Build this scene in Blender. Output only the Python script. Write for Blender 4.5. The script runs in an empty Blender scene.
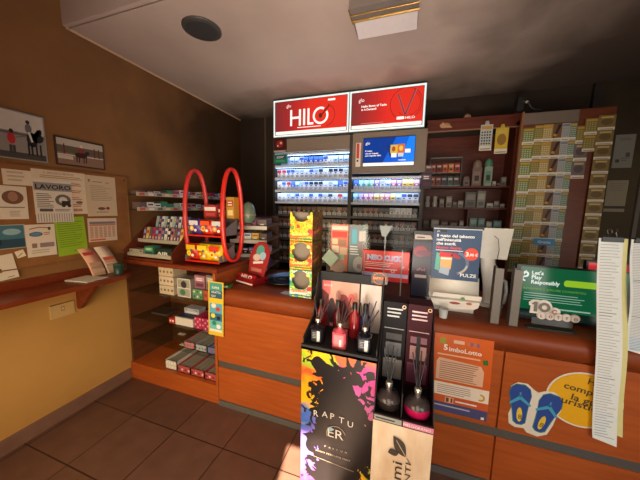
import bpy, math, random
from mathutils import Matrix, Vector
random.seed(7)
C = bpy.context.scene.collection
sc = bpy.context.scene
R = math.radians
# ---------------------------------------------------------------- camera
cd = bpy.data.cameras.new('camera'); cam = bpy.data.objects.new('camera', cd); C.objects.link(cam)
cd.sensor_width = 36; cd.sensor_fit = 'HORIZONTAL'; cd.lens = 260.85 * 36 / 640; cd.clip_start = .02
def cam_axes(yaw, pitch, roll):
    cy, sy, cp, sp = math.cos(yaw), math.sin(yaw), math.cos(pitch), math.sin(pitch)
    F = Vector((sy*cp, cy*cp, -sp)); Rt = Vector((cy, -sy, 0)); U = Rt.cross(F)
    cr, sr = math.cos(roll), math.sin(roll)
    return F, Rt*cr + U*sr, U*cr - Rt*sr
F_, R_, U_ = cam_axes(-.320820, .124465, .0203116)
m = Matrix((R_, U_, -F_)).transposed().to_4x4(); m.translation = (0, 0, 1.6)
cam.matrix_world = m
sc.camera = cam
# ---------------------------------------------------------------- world, sun, window daylight, exposure
w = bpy.data.worlds.new('world'); sc.world = w; w.use_nodes = True
nt = w.node_tree; bg = nt.nodes['Background']
sky = nt.nodes.new('ShaderNodeTexSky'); sky.sky_type = 'PREETHAM'; sky.sun_direction = (.2, -.6, .75); sky.turbidity = 3
nt.links.new(sky.outputs[0], bg.inputs[0]); bg.inputs[1].default_value = .35
sd = bpy.data.lights.new('sun', 'SUN'); sun = bpy.data.objects.new('sun', sd); C.objects.link(sun)
sd.energy = 46; sd.angle = R(.6); sd.color = (1, .84, .62)
sdir = Vector((-.21, 1, -1.54)); sun.rotation_euler = sdir.to_track_quat('-Z', 'Y').to_euler(); sun.location = (1, -3, 5)
def area(name, loc, target, sx, sy, e, col, spread=180):
    d = bpy.data.lights.new(name, 'AREA'); o = bpy.data.objects.new(name, d); C.objects.link(o)
    d.shape = 'RECTANGLE'; d.size = sx; d.size_y = sy; d.energy = e; d.color = col; d.spread = R(spread)
    o.location = loc; o.rotation_euler = (Vector(target) - Vector(loc)).to_track_quat('-Z', 'Y').to_euler()
    return o
area('daylight_left_window', (-1.35, -.42, .95), (-1.6, 2, .0), 1.7, 1.3, 30, (1, .78, .46), 120)
area('daylight_right_window', (1.6, -.42, 1.1), (1.2, 2, .6), 1.5, 1.5, 15, (1, .95, .86), 120)
area('daylight_door', (.17, -.44, 1.3), (-.4, 2, .6), .8, 2.2, 13, (1, .88, .70), 140)
area('added_ceiling_fill', (.0, -.40, .5), (-.6, 1.9, 2.8), .6, .6, 19, (1, .90, .78), 80)  # unseen fill lamp added low by the entrance to brighten the ceiling
vs = sc.view_settings; vs.view_transform = 'Standard'; vs.look = 'None'; vs.exposure = 0.0; vs.gamma = 1; vs.use_curve_mapping = False

# ---------------------------------------------------------------- materials
def lin(c):
    return tuple(((v/255/12.92) if v/255 <= .04045 else ((v/255+.055)/1.055)**2.4) for v in c)
_mc = {}
def M(c, rough=.55, metal=0, emit=0, var=.06, spec=.5):
    """plain procedural material with a faint mottling; c is sRGB 0-255"""
    k = (tuple(c), rough, metal, emit, var, spec)
    if k in _mc: return _mc[k]
    m = bpy.data.materials.new('mat_%d_%d_%d' % tuple(c)); m.use_nodes = True
    n = m.node_tree; p = n.nodes['Principled BSDF']; l = lin(c)
    p.inputs['Roughness'].default_value = rough; p.inputs['Metallic'].default_value = metal
    p.inputs['Specular IOR Level'].default_value = spec
    if emit:
        p.inputs['Base Color'].default_value = (*[x*.3 for x in l], 1)
        p.inputs['Emission Color'].default_value = (*l, 1); p.inputs['Emission Strength'].default_value = emit
    else:
        tc = n.nodes.new('ShaderNodeTexCoord'); no = n.nodes.new('ShaderNodeTexNoise'); no.inputs['Scale'].default_value = 35
        mx = n.nodes.new('ShaderNodeMix'); mx.data_type = 'RGBA'
        mx.inputs[6].default_value = (*[x*(1-var) for x in l], 1); mx.inputs[7].default_value = (*[min(1, x*(1+var)) for x in l], 1)
        n.links.new(tc.outputs['Object'], no.inputs['Vector']); n.links.new(no.outputs['Fac'], mx.inputs[0]); n.links.new(mx.outputs[2], p.inputs['Base Color'])
    _mc[k] = m; return m
def noise_mat(name, c1, c2, scale=(1, 1, 1), ns=4, rough=.5, detail=6, spec=.5, bump=0, coat=0, soot_shade=None):
    m = bpy.data.materials.new(name); m.use_nodes = True; n = m.node_tree; p = n.nodes['Principled BSDF']
    tc = n.nodes.new('ShaderNodeTexCoord'); mp = n.nodes.new('ShaderNodeMapping'); mp.inputs['Scale'].default_value = scale
    no = n.nodes.new('ShaderNodeTexNoise'); no.inputs['Scale'].default_value = ns; no.inputs['Detail'].default_value = detail
    cr = n.nodes.new('ShaderNodeValToRGB'); cr.color_ramp.elements[0].position = .3; cr.color_ramp.elements[1].position = .7
    cr.color_ramp.elements[0].color = (*lin(c1), 1); cr.color_ramp.elements[1].color = (*lin(c2), 1)
    n.links.new(tc.outputs['Object'], mp.inputs[0]); n.links.new(mp.outputs[0], no.inputs['Vector'])
    n.links.new(no.outputs['Fac'], cr.inputs[0]); n.links.new(cr.outputs[0], p.inputs['Base Color'])
    if soot_shade:   # blotchy smoke stain with light falloff painted in: terms (axis, start, width); the largest one wins, edge broken up by noise
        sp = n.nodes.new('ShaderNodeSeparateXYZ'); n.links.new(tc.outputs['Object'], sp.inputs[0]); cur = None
        for ax, a0, wd in soot_shade['terms']:
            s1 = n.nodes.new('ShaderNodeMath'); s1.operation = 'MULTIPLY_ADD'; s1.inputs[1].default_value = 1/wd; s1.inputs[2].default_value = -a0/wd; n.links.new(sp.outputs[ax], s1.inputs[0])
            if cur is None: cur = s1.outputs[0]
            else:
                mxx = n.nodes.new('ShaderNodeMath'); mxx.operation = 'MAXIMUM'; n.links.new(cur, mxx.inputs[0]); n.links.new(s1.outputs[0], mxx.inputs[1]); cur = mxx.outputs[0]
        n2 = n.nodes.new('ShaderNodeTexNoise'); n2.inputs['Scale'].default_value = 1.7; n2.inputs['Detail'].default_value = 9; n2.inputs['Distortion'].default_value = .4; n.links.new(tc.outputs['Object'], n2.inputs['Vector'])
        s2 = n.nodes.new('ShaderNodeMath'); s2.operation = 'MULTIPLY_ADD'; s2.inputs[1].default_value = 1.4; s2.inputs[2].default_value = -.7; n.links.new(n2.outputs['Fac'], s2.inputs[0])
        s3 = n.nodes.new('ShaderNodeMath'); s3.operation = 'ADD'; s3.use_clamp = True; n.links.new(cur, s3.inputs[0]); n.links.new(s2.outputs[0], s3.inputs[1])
        s4 = n.nodes.new('ShaderNodeMath'); s4.operation = 'MULTIPLY'; s4.inputs[1].default_value = soot_shade['max']; n.links.new(s3.outputs[0], s4.inputs[0])
        m2 = n.nodes.new('ShaderNodeMix'); m2.data_type = 'RGBA'; n.links.new(s4.outputs[0], m2.inputs[0]); n.links.new(cr.outputs[0], m2.inputs[6]); m2.inputs[7].default_value = (*lin(soot_shade['col']), 1)
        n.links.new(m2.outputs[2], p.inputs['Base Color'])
    p.inputs['Roughness'].default_value = rough; p.inputs['Specular IOR Level'].default_value = spec
    p.inputs['Coat Weight'].default_value = coat; p.inputs['Coat Roughness'].default_value = .15
    if bump:
        b = n.nodes.new('ShaderNodeBump'); b.inputs['Strength'].default_value = bump; b.inputs['Distance'].default_value = .01
        n.links.new(no.outputs['Fac'], b.inputs['Height']); n.links.new(b.outputs[0], p.inputs['Normal'])
    return m
def glass_mat(name, tint=(255, 255, 255), gloss=.06, rough=.03):
    m = bpy.data.materials.new(name); m.use_nodes = True; n = m.node_tree
    n.nodes.remove(n.nodes['Principled BSDF']); out = n.nodes['Material Output']
    t = n.nodes.new('ShaderNodeBsdfTransparent'); t.inputs[0].default_value = (*lin(tint), 1)
    g = n.nodes.new('ShaderNodeBsdfGlossy'); g.inputs['Roughness'].default_value = rough
    fr = n.nodes.new('ShaderNodeLayerWeight'); fr.inputs[0].default_value = .12
    ad = n.nodes.new('ShaderNodeMath'); ad.operation = 'MULTIPLY_ADD'; ad.inputs[1].default_value = .18; ad.inputs[2].default_value = gloss; ad.use_clamp = True
    mx = n.nodes.new('ShaderNodeMixShader')
    n.links.new(fr.outputs['Facing'], ad.inputs[0]); n.links.new(ad.outputs[0], mx.inputs[0])
    n.links.new(t.outputs[0], mx.inputs[1]); n.links.new(g.outputs[0], mx.inputs[2]); n.links.new(mx.outputs[0], out.inputs[0])
    return m
def tile_mat():
    m = bpy.data.materials.new('floor_tiles'); m.use_nodes = True; n = m.node_tree; p = n.nodes['Principled BSDF']
    tc = n.nodes.new('ShaderNodeTexCoord'); mp = n.nodes.new('ShaderNodeMapping')
    mp.inputs['Location'].default_value = (1.89, .37, 0)
    br = n.nodes.new('ShaderNodeTexBrick'); br.offset = 0; br.inputs['Scale'].default_value = 1
    br.inputs['Brick Width'].default_value = .41; br.inputs['Row Height'].default_value = .41
    br.inputs['Mortar Size'].default_value = .004; br.inputs['Mortar Smooth'].default_value = .1
    br.inputs['Color1'].default_value = (*lin((114, 80, 68)), 1); br.inputs['Color2'].default_value = (*lin((108, 74, 62)), 1)
    br.inputs['Mortar'].default_value = (*lin((48, 26, 22)), 1)
    no = n.nodes.new('ShaderNodeTexNoise'); no.inputs['Scale'].default_value = 9; no.inputs['Detail'].default_value = 8
    mx = n.nodes.new('ShaderNodeMix'); mx.data_type = 'RGBA'; mx.blend_type = 'MULTIPLY'; mx.inputs[0].default_value = .5
    n.links.new(tc.outputs['Object'], mp.inputs[0]); n.links.new(mp.outputs[0], br.inputs[0]); n.links.new(tc.outputs['Object'], no.inputs[0])
    n.links.new(br.outputs[0], mx.inputs[6]); n.links.new(no.outputs['Fac'], mx.inputs[7]); n.links.new(mx.outputs[2], p.inputs['Base Color'])
    p.inputs['Roughness'].default_value = .42
    return m
def confetti_mat(name, cols, sc_=22, stretch=1):
    m = noise_mat(name, cols[0], cols[-1], (1, 1, stretch), sc_, .5, 2, .3); n = m.node_tree
    cr = [k for k in n.nodes if k.type == 'VALTORGB'][0].color_ramp; cr.interpolation = 'CONSTANT'; k_ = len(cols)
    while len(cr.elements) < k_: cr.elements.new(.5)
    for i_, e in enumerate(cr.elements): e.position = .3+.4*i_/k_ if i_ else 0; e.color = (*lin(cols[i_]), 1)
    return m
WOOD = noise_mat('cherry_wood_panel', (160, 76, 30), (180, 90, 38), (1.2, 6, 14), 3, .38, 5, .4)
WOODTOP = noise_mat('cherry_wood_top', (122, 54, 24), (142, 66, 30), (1.5, 9, 9), 3, .42, 5, .25)
DWOOD = noise_mat('dark_cherry_wood', (84, 34, 22), (108, 46, 28), (2, 2, 12), 3, .45, 5, .4)
SWOOD = noise_mat('red_shelf_wood', (112, 46, 24), (130, 56, 28), (9, 2, 9), 3, .35, 5, .4)
CORK = noise_mat('board_brown', (136, 92, 54), (152, 104, 62), (1, 1, 1), 14, .8, 8, .2)
BROWNW = noise_mat('shaded_sooty_ochre_wall', (136, 96, 60), (156, 112, 70), (1, 1, 1), 1.6, .8, 7, .2, .15, soot_shade={'terms': [(1, 1.3, 1.5)], 'max': .85, 'col': (44, 32, 24)})  # upper wall: soot and light falloff painted into a browner ochre
OCHRE = noise_mat('ochre_wall_paint', (196, 150, 84), (212, 164, 96), (1, 1, 1), 1.6, .8, 7, .2, .15)
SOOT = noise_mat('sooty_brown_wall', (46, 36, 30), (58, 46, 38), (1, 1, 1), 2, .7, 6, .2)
CEIL = noise_mat('aged_ceiling_paint', (176, 154, 142), (196, 174, 160), (1, 1, 1), 1.3, .8, 7, .2, soot_shade={'terms': [(0, .0, 1.3), (1, 2.55, .8)], 'max': .85, 'col': (58, 44, 36)})  # soot and painted light falloff darken it to the right and back
BASEM = noise_mat('baseboard_tile', (128, 96, 84), (140, 108, 94), (1, 1, 1), 12, .4)
BLACK = M((18, 17, 18), .35); BLACKM = M((24, 23, 24), .7); DGREY = M((52, 50, 50), .5); TAUPE = M((128, 112, 98), .45)
STEEL = M((150, 150, 150), .35, .8); WHITE = M((236, 232, 224), .5); GREY = M((140, 138, 134), .5)
GLASS = glass_mat('clear_glass'); GSHELF = glass_mat('shelf_glass', (232, 240, 234), .04); ACR = glass_mat('clear_acrylic', (250, 251, 251), .012, .05)
DW2 = noise_mat('brown_case_wood', (96, 56, 34), (114, 68, 42), (2, 2, 10), 3, .5, 5, .3)
PVC = M((200, 200, 198), .4)

# ---------------------------------------------------------------- mesh builder
_tc = {}
def text_mesh(s, bold=0):
    k = (s, bold)
    if k in _tc: return _tc[k]
    cu = bpy.data.curves.new('t', 'FONT'); cu.body = s; cu.size = 1; cu.offset = bold; cu.resolution_u = 2
    o = bpy.data.objects.new('t', cu); me = bpy.data.meshes.new_from_object(o)
    vs_ = [v.co.copy() for v in me.vertices]; fs = [tuple(p.vertices) for p in me.polygons]
    bpy.data.objects.remove(o); bpy.data.curves.remove(cu); bpy.data.meshes.remove(me)
    xs = [v.x for v in vs_] or [0]
    _tc[k] = (vs_, fs, min(xs), max(xs)); return _tc[k]
class MB:
    def __init__(s, Mx=None): s.v = []; s.f = []; s.mi = []; s.mats = []; s.M = Mx or Matrix(); s.sm = []
    def _m(s, m):
        if m not in s.mats: s.mats.append(m)
        return s.mats.index(m)
    def add(s, vs, fs, m, smooth=False):
        b = len(s.v); s.v += [s.M @ Vector(v) for v in vs]; i = s._m(m)
        for f in fs: s.f.append([b+k for k in f]); s.mi.append(i); s.sm.append(smooth)
        return s
    def box(s, a, b, m, front=None):
        x0, y0, z0 = a; x1, y1, z1 = b
        vs = [(x0,y0,z0),(x1,y0,z0),(x1,y1,z0),(x0,y1,z0),(x0,y0,z1),(x1,y0,z1),(x1,y1,z1),(x0,y1,z1)]
        s.add(vs, [(0,3,2,1),(4,5,6,7),(1,2,6,5),(2,3,7,6),(3,0,4,7)], m); s.add(vs, [(0,1,5,4)], front or m); return s
    def bbox(s, a, b, m, r=.008):
        """box whose four long edges seen from the front and top are chamfered"""
        x0, y0, z0 = a; x1, y1, z1 = b
        pr = [(y0+r, z0), (y1, z0), (y1, z1-r), (y1-r, z1), (y0+r, z1), (y0, z1-r), (y0, z0+r)]
        n = len(pr); vs = [(x0+ (r if 0 else 0), y, z) for y, z in pr] + [(x1, y, z) for y, z in pr]
        s.add(vs, [tuple(range(n))[::1], tuple(range(2*n-1, n-1, -1))] + [(i, i+n, (i+1) % n+n, (i+1) % n) for i in range(n)], m); return s
    def prism(s, pts, a, m, smooth=False):
        """pts 2D polygon in (u, v), extruded along n from 0 to a"""
        n = len(pts); vs = [(u, v, 0) for u, v in pts] + [(u, v, a) for u, v in pts]
        s.add(vs, [tuple(range(n-1, -1, -1)), tuple(range(n, 2*n))], m)
        s.add(vs, [(i, (i+1) % n, (i+1) % n+n, i+n) for i in range(n)], m, smooth); return s
    def lathe(s, c, prof, m, n=20, smooth=True):
        vs = []; fs = []
        for r, z in prof:
            for k in range(n): a = 2*math.pi*k/n; vs.append((c[0]+r*math.cos(a), c[1]+r*math.sin(a), c[2]+z))
        for j in range(len(prof)-1):
            for k in range(n): fs.append((j*n+k, j*n+(k+1) % n, (j+1)*n+(k+1) % n, (j+1)*n+k))
        s.add(vs, fs, m, smooth)
        s.add(vs[:n], [tuple(range(n-1, -1, -1))], m); s.add(vs[-n:], [tuple(range(n))], m); return s
    def tube(s, pts, r, m, n=6, closed=False, flat=None):
        """tube through pts; flat=(axis vector, half width) squashes the section to a band"""
        P = [Vector(p) for p in pts]; vs = []; fs = []; L = len(P)
        for i, p in enumerate(P):
            if closed: t = (P[(i+1) % L]-P[i-1]).normalized()
            else: t = (P[min(i+1, L-1)]-P[max(i-1, 0)]).normalized()
            if flat: a = Vector(flat[0]).normalized(); b = t.cross(a).normalized(); ra, rb = flat[1], r
            else:
                a = t.cross(Vector((0, 0, 1)) if abs(t.z) < .9 else Vector((1, 0, 0))).normalized(); b = t.cross(a); ra = rb = r
            for k in range(n): q = 2*math.pi*k/n; vs.append(p + a*ra*math.cos(q) + b*rb*math.sin(q))
        for i in range(L if closed else L-1):
            j = (i+1) % L
            for k in range(n): fs.append((i*n+k, j*n+k, j*n+(k+1) % n, i*n+(k+1) % n))
        s.add(vs, fs, m, True)
        if not closed: s.add(vs[:n], [tuple(range(n))], m); s.add(vs[-n:], [tuple(range(n))], m)
        return s
    # flat printing in the (u, v) plane, n lifted by layer
    def rect(s, u0, v0, u1, v1, m, L=1): e = .0006*L; return s.add([(u0,v0,e),(u1,v0,e),(u1,v1,e),(u0,v1,e)], [(0,1,2,3)], m)
    def poly(s, pts, m, L=1): e = .0006*L; return s.add([(u,v,e) for u, v in pts], [tuple(range(len(pts)))], m)
    def ell(s, cu, cv, ru, rv, m, L=1, n=24, rot=0):
        c, q = math.cos(rot), math.sin(rot)
        return s.poly([(cu+ru*math.cos(a)*c-rv*math.sin(a)*q, cv+ru*math.cos(a)*q+rv*math.sin(a)*c) for a in [2*math.pi*k/n for k in range(n)]], m, L)
    def ring(s, cu, cv, r0, r1, m, L=1, a0=0, a1=360, n=28):
        e = .0006*L; vs = []; A = [R(a0+(a1-a0)*k/n) for k in range(n+1)]
        for a in A: vs += [(cu+r0*math.cos(a), cv+r0*math.sin(a), e), (cu+r1*math.cos(a), cv+r1*math.sin(a), e)]
        return s.add(vs, [(2*k, 2*k+1, 2*k+3, 2*k+2) for k in range(n)], m)
    def line(s, u0, v0, u1, v1, t, m, L=1):
        d = Vector((u1-u0, v1-v0)).normalized(); px, py = -d.y*t/2, d.x*t/2
        return s.poly([(u0-px, v0-py), (u1-px, v1-py), (u1+px, v1+py), (u0+px, v0+py)], m, L)
    def txt(s, u, v, size, st, m, L=2, bold=.0, width=None, rot=0, align='l'):
        vs, fs, x0, x1 = text_mesh(st, bold); k = size/.72; kx = k if width is None else width/max(1e-6, x1-x0)
        off = {'l': 0, 'c': -(x1+x0)/2*kx, 'r': -x1*kx}[align]; c, q = math.cos(rot), math.sin(rot); e = .0006*L
        out = []
        for p in vs:
            a, b = (p.x-(x0 if align == 'l' else 0))*kx+off, p.y*k
            out.append((u+a*c-b*q, v+a*q+b*c, e))
        return s.add(out, fs, m)
    def lines(s, u0, v0, u1, v1, n, m, L=1, fill=.45, ragged=.3):
        h = (v1-v0)/n
        for i in range(n):
            vb = v1-(i+.75)*h; s.rect(u0, vb, u0+(u1-u0)*(1-random.random()*ragged), vb+h*fill, m, L)
        return s
    def build(s, name, parent=None, org=None):
        o_ = Vector(org) if org is not None else (Vector(parent['org_']) if parent is not None else None)
        if o_ is None:
            lo = [min(v[i] for v in s.v) for i in range(3)]; hi = [max(v[i] for v in s.v) for i in range(3)]
            o_ = Vector(((lo[0]+hi[0])/2, (lo[1]+hi[1])/2, lo[2]))
        me = bpy.data.meshes.new(name); me.from_pydata([tuple(v-o_) for v in s.v], [], s.f)
        for m in s.mats: me.materials.append(m)
        for p, i, q in zip(me.polygons, s.mi, s.sm): p.material_index = i; p.use_smooth = q
        me.update(); o = bpy.data.objects.new(name, me); C.objects.link(o)
        if parent is not None: o.parent = parent
        else: o.location = o_
        o['org_'] = tuple(o_); return o
def tag(o, label, cat, group=None):
    o['label'] = label; o['category'] = cat
    if group: o['group'] = group
    return o
def thing(name, label, cat, org, group=None):
    o = bpy.data.objects.new(name, None); C.objects.link(o); o.location = org; o['org_'] = tuple(org); o.empty_display_size = .05
    return tag(o, label, cat, group)
def struct(mb, name):
    o = mb.build(name, org=(0, 0, 0)); o['kind'] = 'structure'; return o
def copy_tree(o, parent=None):
    c = o.copy(); C.objects.link(c)
    if parent is not None: c.parent = parent
    for ch in list(o.children): copy_tree(ch, c)
    return c
def fr(o, u=(1, 0, 0), v=(0, 0, 1)):
    """frame: origin o, u right, v up, n towards the viewer"""
    u = Vector(u).normalized(); v = Vector(v).normalized(); n = u.cross(v)
    m = Matrix((u, v, n)).transposed().to_4x4(); m.translation = o; return m
def front(x, y, z): return fr((x, y, z))
def leftw(y, z, x=-2.345, tilt=0):
    a = R(tilt); return fr((x, y, z), (0, math.cos(a), math.sin(a)), (0, -math.sin(a), math.cos(a)))
ORD = 'first second third fourth fifth sixth seventh eighth ninth tenth eleventh twelfth thirteenth fourteenth fifteenth sixteenth seventeenth eighteenth nineteenth twentieth'.split()
def sheet(name, label, cat, Mx, w, h, col, draw=None, lift=0, th=.0012, group=None, part='print'):
    Mx = Mx @ Matrix.Translation((0, 0, lift)); a = MB(Mx); mm = M(col, .7) if isinstance(col, tuple) else col
    a.prism([(0, 0), (w, 0), (w, h), (0, h)], th, mm); o = a.build(name, org=tuple(Mx @ Vector((w/2, 0, 0)))); tag(o, label, cat, group)
    if draw:
        b = MB(Mx @ Matrix.Translation((0, 0, th))); draw(b); b.build(part, o)
    return o
INK = M((50, 44, 42), .7); INKG = M((120, 112, 104), .7)

# ================================================================ SETTING
XW, YB, XR, YF, ZC = -2.345, 3.33, 2.6, -.5, 2.815
struct(MB().box((XW-.15, YF-.15, -.1), (XR+.15, YB+.15, 0), tile_mat()), 'floor')
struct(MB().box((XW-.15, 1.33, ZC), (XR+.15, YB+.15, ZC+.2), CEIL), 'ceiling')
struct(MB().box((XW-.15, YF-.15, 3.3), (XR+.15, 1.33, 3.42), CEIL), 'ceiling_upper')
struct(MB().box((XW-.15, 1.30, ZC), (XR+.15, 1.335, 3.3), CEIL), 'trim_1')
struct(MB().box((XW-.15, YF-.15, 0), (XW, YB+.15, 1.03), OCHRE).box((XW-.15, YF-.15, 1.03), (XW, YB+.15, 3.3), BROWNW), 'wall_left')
struct(MB().box((XW, YB, 0), (1.64, YB+.15, ZC), SOOT).box((1.64, YB, 0), (XR, YB+.15, ZC), noise_mat('brown_wall_panel', (78, 66, 50), (92, 78, 58), (1, 1, 1), 2, .7, 6, .2, soot_shade={'terms': [(2, 2.1, .7)], 'max': .8, 'col': (40, 32, 26)})), 'wall_back')  # right panel colour darkens towards the top
struct(MB().box((XR, YF-.15, 0), (XR+.15, YB+.15, 3.3), SOOT), 'wall_right')
fw = MB()   # shop front: solid piers and lintel round one door opening sized for the sun patch
for x0, x1 in ((XW-.15, -.27), (.6, XR+.15)): fw.box((x0, YF-.12, 0), (x1, YF, 3.3), OCHRE)
fw.box((-.27, YF-.12, 3.17), (.6, YF, 3.3), OCHRE)
struct(fw, 'wall_front')
struct(MB().box((.06, YF-.09, 0), (.6, YF-.04, 3.17), SWOOD), 'added_sun_blocker')  # unseen leaf added to keep the sun off the fragrance stand
struct(MB().box((XW, YF, 0), (XW+.012, 1.575, .10), BASEM), 'baseboard_left')
struct(MB().box((XW, 1.336, ZC-.012), (XW+.012, YB, ZC), M((216, 180, 150), .7)), 'trim_2')
struct(MB().box((XW, 1.318, ZC-.012), (XW+.012, 1.33, 3.3), M((216, 180, 150), .7)), 'trim_3')
struct(MB().box((-1.94, YB-.015, 0), (-1.925, YB, ZC), M((96, 76, 62), .6)), 'trim_4')
struct(MB().box((1.60, YB-.04, 0), (1.67, YB, ZC), M((44, 34, 30), .6)), 'trim_5')
struct(MB().box((2.04, YB-.03, 0), (2.07, YB, ZC-.3), M((120, 112, 104), .4)), 'trim_6')

# ================================================================ CEILING FITTINGS
t = thing('ceiling_speaker', 'round dark grey speaker grille set in the ceiling near the left wall', 'speaker', (-1.43, 1.61, ZC))
MB().lathe((-1.43, 1.61, ZC-.012), [(.128, .012), (.128, .004), (.112, 0)], M((70, 64, 60), .5), 36).build('rim', t)
MB().lathe((-1.43, 1.61, ZC-.016), [(.11, .006), (.10, 0)], M((56, 54, 54), .6), 36).build('grille', t)
t = thing('ceiling_lamp', 'rectangular ceiling light with pale diffuser and brass frame above the counter', 'lamp', (-.2, 1.79, ZC))
MB().box((-.40, 1.66, ZC-.05), (-.01, 1.93, ZC), M((120, 108, 100), .5)).build('housing', t)
MB(fr((-.388, 1.925, ZC-.062), (1, 0, 0), (0, -1, .12))).prism([(0, 0), (.375, 0), (.375, .14), (0, .14)], .006, M((214, 200, 196), .3)).build('diffuser', t)
b = MB(); BR = M((170, 130, 60), .3, .6)
for y, z in ((1.775, -.05), (1.755, -.058), (1.71, -.056)): b.tube([(-.405, y, ZC+z), (-.005, y, ZC+z)], .004, BR)
b.tube([(-.402, 1.66, ZC-.056), (-.402, 1.78, ZC-.056)], .005, BR); b.build('brass_frame', t)
t = thing('ceiling_bracket', 'small dark fitting with looped cable above the scratch card board', 'fitting', (.95, 3.0, 2.52))
MB().box((.90, 2.98, 2.52), (.95, 3.05, 2.64), BLACKM).build('body', t)
MB().tube([(.93, 2.97, 2.60), (.97, 2.95, 2.58), (1.0, 2.95, 2.53), (1.04, 2.97, 2.515), (1.10, 3.0, 2.52)], .006, DGREY).build('cable', t)
MB().lathe((.965, 2.96, 2.575), [(.008, 0), (.016, .01), (.008, .02)], M((180, 180, 176), .3)).build('lens', t)  # pale bead standing in for a white glint on the fitting

# ================================================================ LEFT WALL PICTURES AND NOTICES
def horse(b):
    w_, h = .37, .295
    b.rect(0, 0, w_, h, M((150, 150, 146))); b.rect(.008, .17, w_-.008, h-.008, M((206, 200, 190)), 2); b.rect(.008, .03, w_-.008, .17, M((146, 142, 138)), 2)
    b.rect(.008, .008, w_-.008, .045, M((70, 66, 62)), 3); b.rect(.008, .15, w_-.008, .165, M((96, 96, 100)), 3)
    H = M((30, 28, 32)); b.ell(.300, .135, .026, .046, H, 4); b.ell(.325, .15, .032, .030, H, 4); b.ell(.338, .185, .012, .024, H, 4, rot=-.3); b.poly([(.30, .15), (.325, .15), (.345, .20), (.33, .205)], H, 4)
    for u in (.280, .296, .318, .338): b.line(u, .035, u, .11, .009, H, 4)
    b.ell(.287, .20, .016, .030, M((112, 108, 116)), 5); b.ell(.286, .240, .010, .012, M((44, 36, 36)), 6); b.line(.287, .18, .300, .12, .011, M((214, 210, 204)), 6)
    b.ell(.205, .125, .018, .034, M((186, 40, 44)), 4); b.ell(.207, .168, .010, .013, M((60, 40, 34)), 5); b.line(.198, .035, .199, .085, .013, M((60, 56, 60)), 4); b.line(.213, .035, .213, .085, .013, M((60, 56, 60)), 4); b.line(.225, .135, .27, .15, .006, M((120, 100, 90)), 5)
    b.ell(.10, .12, .018, .04, H, 4); b.ell(.05, .11, .02, .04, M((90, 90, 110)), 4)
sheet('photo_print', 'photograph of a rider on a dark horse with person in red beside', 'picture', leftw(.77, 1.86), .37, .298, (60, 50, 44), horse, .002, .008)
def jockey(b):
    b.rect(0, 0, .31, .195, M((60, 44, 36))); b.rect(.01, .14, .30, .185, M((190, 180, 166)), 2); b.rect(.01, .09, .30, .14, M((96, 90, 70)), 2); b.rect(.01, .01, .30, .09, M((140, 110, 92)), 2)
    b.line(.01, .075, .30, .08, .006, M((220, 214, 204)), 3); b.rect(.01, .045, .1, .07, M((200, 190, 180)), 3)
    H = M((58, 30, 22)); b.ell(.15, .085, .04, .02, H, 4); b.ell(.19, .105, .018, .012, H, 4, rot=.6)
    for u in (.12, .135, .165, .18): b.line(u, .03, u+.004, .08, .007, H, 4)
    b.ell(.15, .12, .016, .02, M((150, 40, 36)), 5); b.ell(.155, .148, .009, .009, M((230, 220, 210)), 6)
    for u in (.05, .24, .27): b.line(u, .08, u, .15, .008, M((110, 30, 26)), 4)
sheet('photo_print', 'landscape photograph of a horse race behind a rail, above the notice board', 'picture', leftw(1.185, 1.862), .31, .197, (40, 32, 28), jockey, .002, .008)
t = thing('notice_board', 'brown pinboard covered with notices on the ochre wall', 'notice board', (XW, 1.1, 1.17))
MB(leftw(.3, 1.17, XW+.003)).prism([(0, 0), (1.36, 0), (1.36, .66), (0, .66)], .009, CORK).build('panel', t)
b = MB()
for y0, z0, y1, z1 in ((.3, 1.17, 1.66, 1.178), (.3, 1.822, 1.66, 1.83), (1.652, 1.17, 1.66, 1.83)): b.box((XW+.003, y0, z0), (XW+.018, y1, z1), M((140, 92, 50), .6))
b.build('edging', t)
b = MB(leftw(0, 0, XW+.018))
for y, z in ((1.63, 1.795), (1.60, 1.20)): b.ell(y, z, .007, .007, BLACK, 3)
b.build('pin', t)
L0 = .0135
def P_note(b): b.lines(.02, .02, .1, .09, 3, M((196, 178, 150)))
sheet('note', 'small blank cream note pinned top left on the board', 'paper', leftw(.915, 1.70), .13, .095, (226, 212, 190), P_note, L0)
def P_portrait(b):
    b.rect(.0, .0, .165, .205, M((228, 216, 200))); b.ell(.10, .135, .048, .042, M((120, 84, 66)), 2); b.ell(.10, .14, .022, .03, M((168, 126, 104)), 3)
    b.rect(.03, .07, .15, .076, INKG, 2); b.lines(.08, .015, .13, .055, 4, M((180, 166, 150)), 2)
sheet('notice', 'white notice with a round brown portrait photo at the far left', 'paper', leftw(.845, 1.49, tilt=-1), .165, .205, (228, 216, 200), P_portrait, L0+.002)
def P_big(b):
    b.txt(.06, .275, .013, 'IL GIOCO E VIETATO', M((150, 130, 96)), bold=.01); b.lines(.04, .245, .28, .268, 2, M((180, 150, 110)), ragged=.1)
    for i in range(4): b.lines(.20, .20-i*.05, .27, .225-i*.05, 2, M((190, 110, 84)), 1)
    b.ell(.25, .085, .022, .01, INKG, 2); b.txt(.21, .02, .02, '8888', M((170, 90, 70)), bold=.02)
sheet('poster', 'large cream poster partly hidden behind the black LAVORO sheet', 'poster', leftw(1.045, 1.515), .30, .30, (222, 206, 180), P_big, L0)
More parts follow.
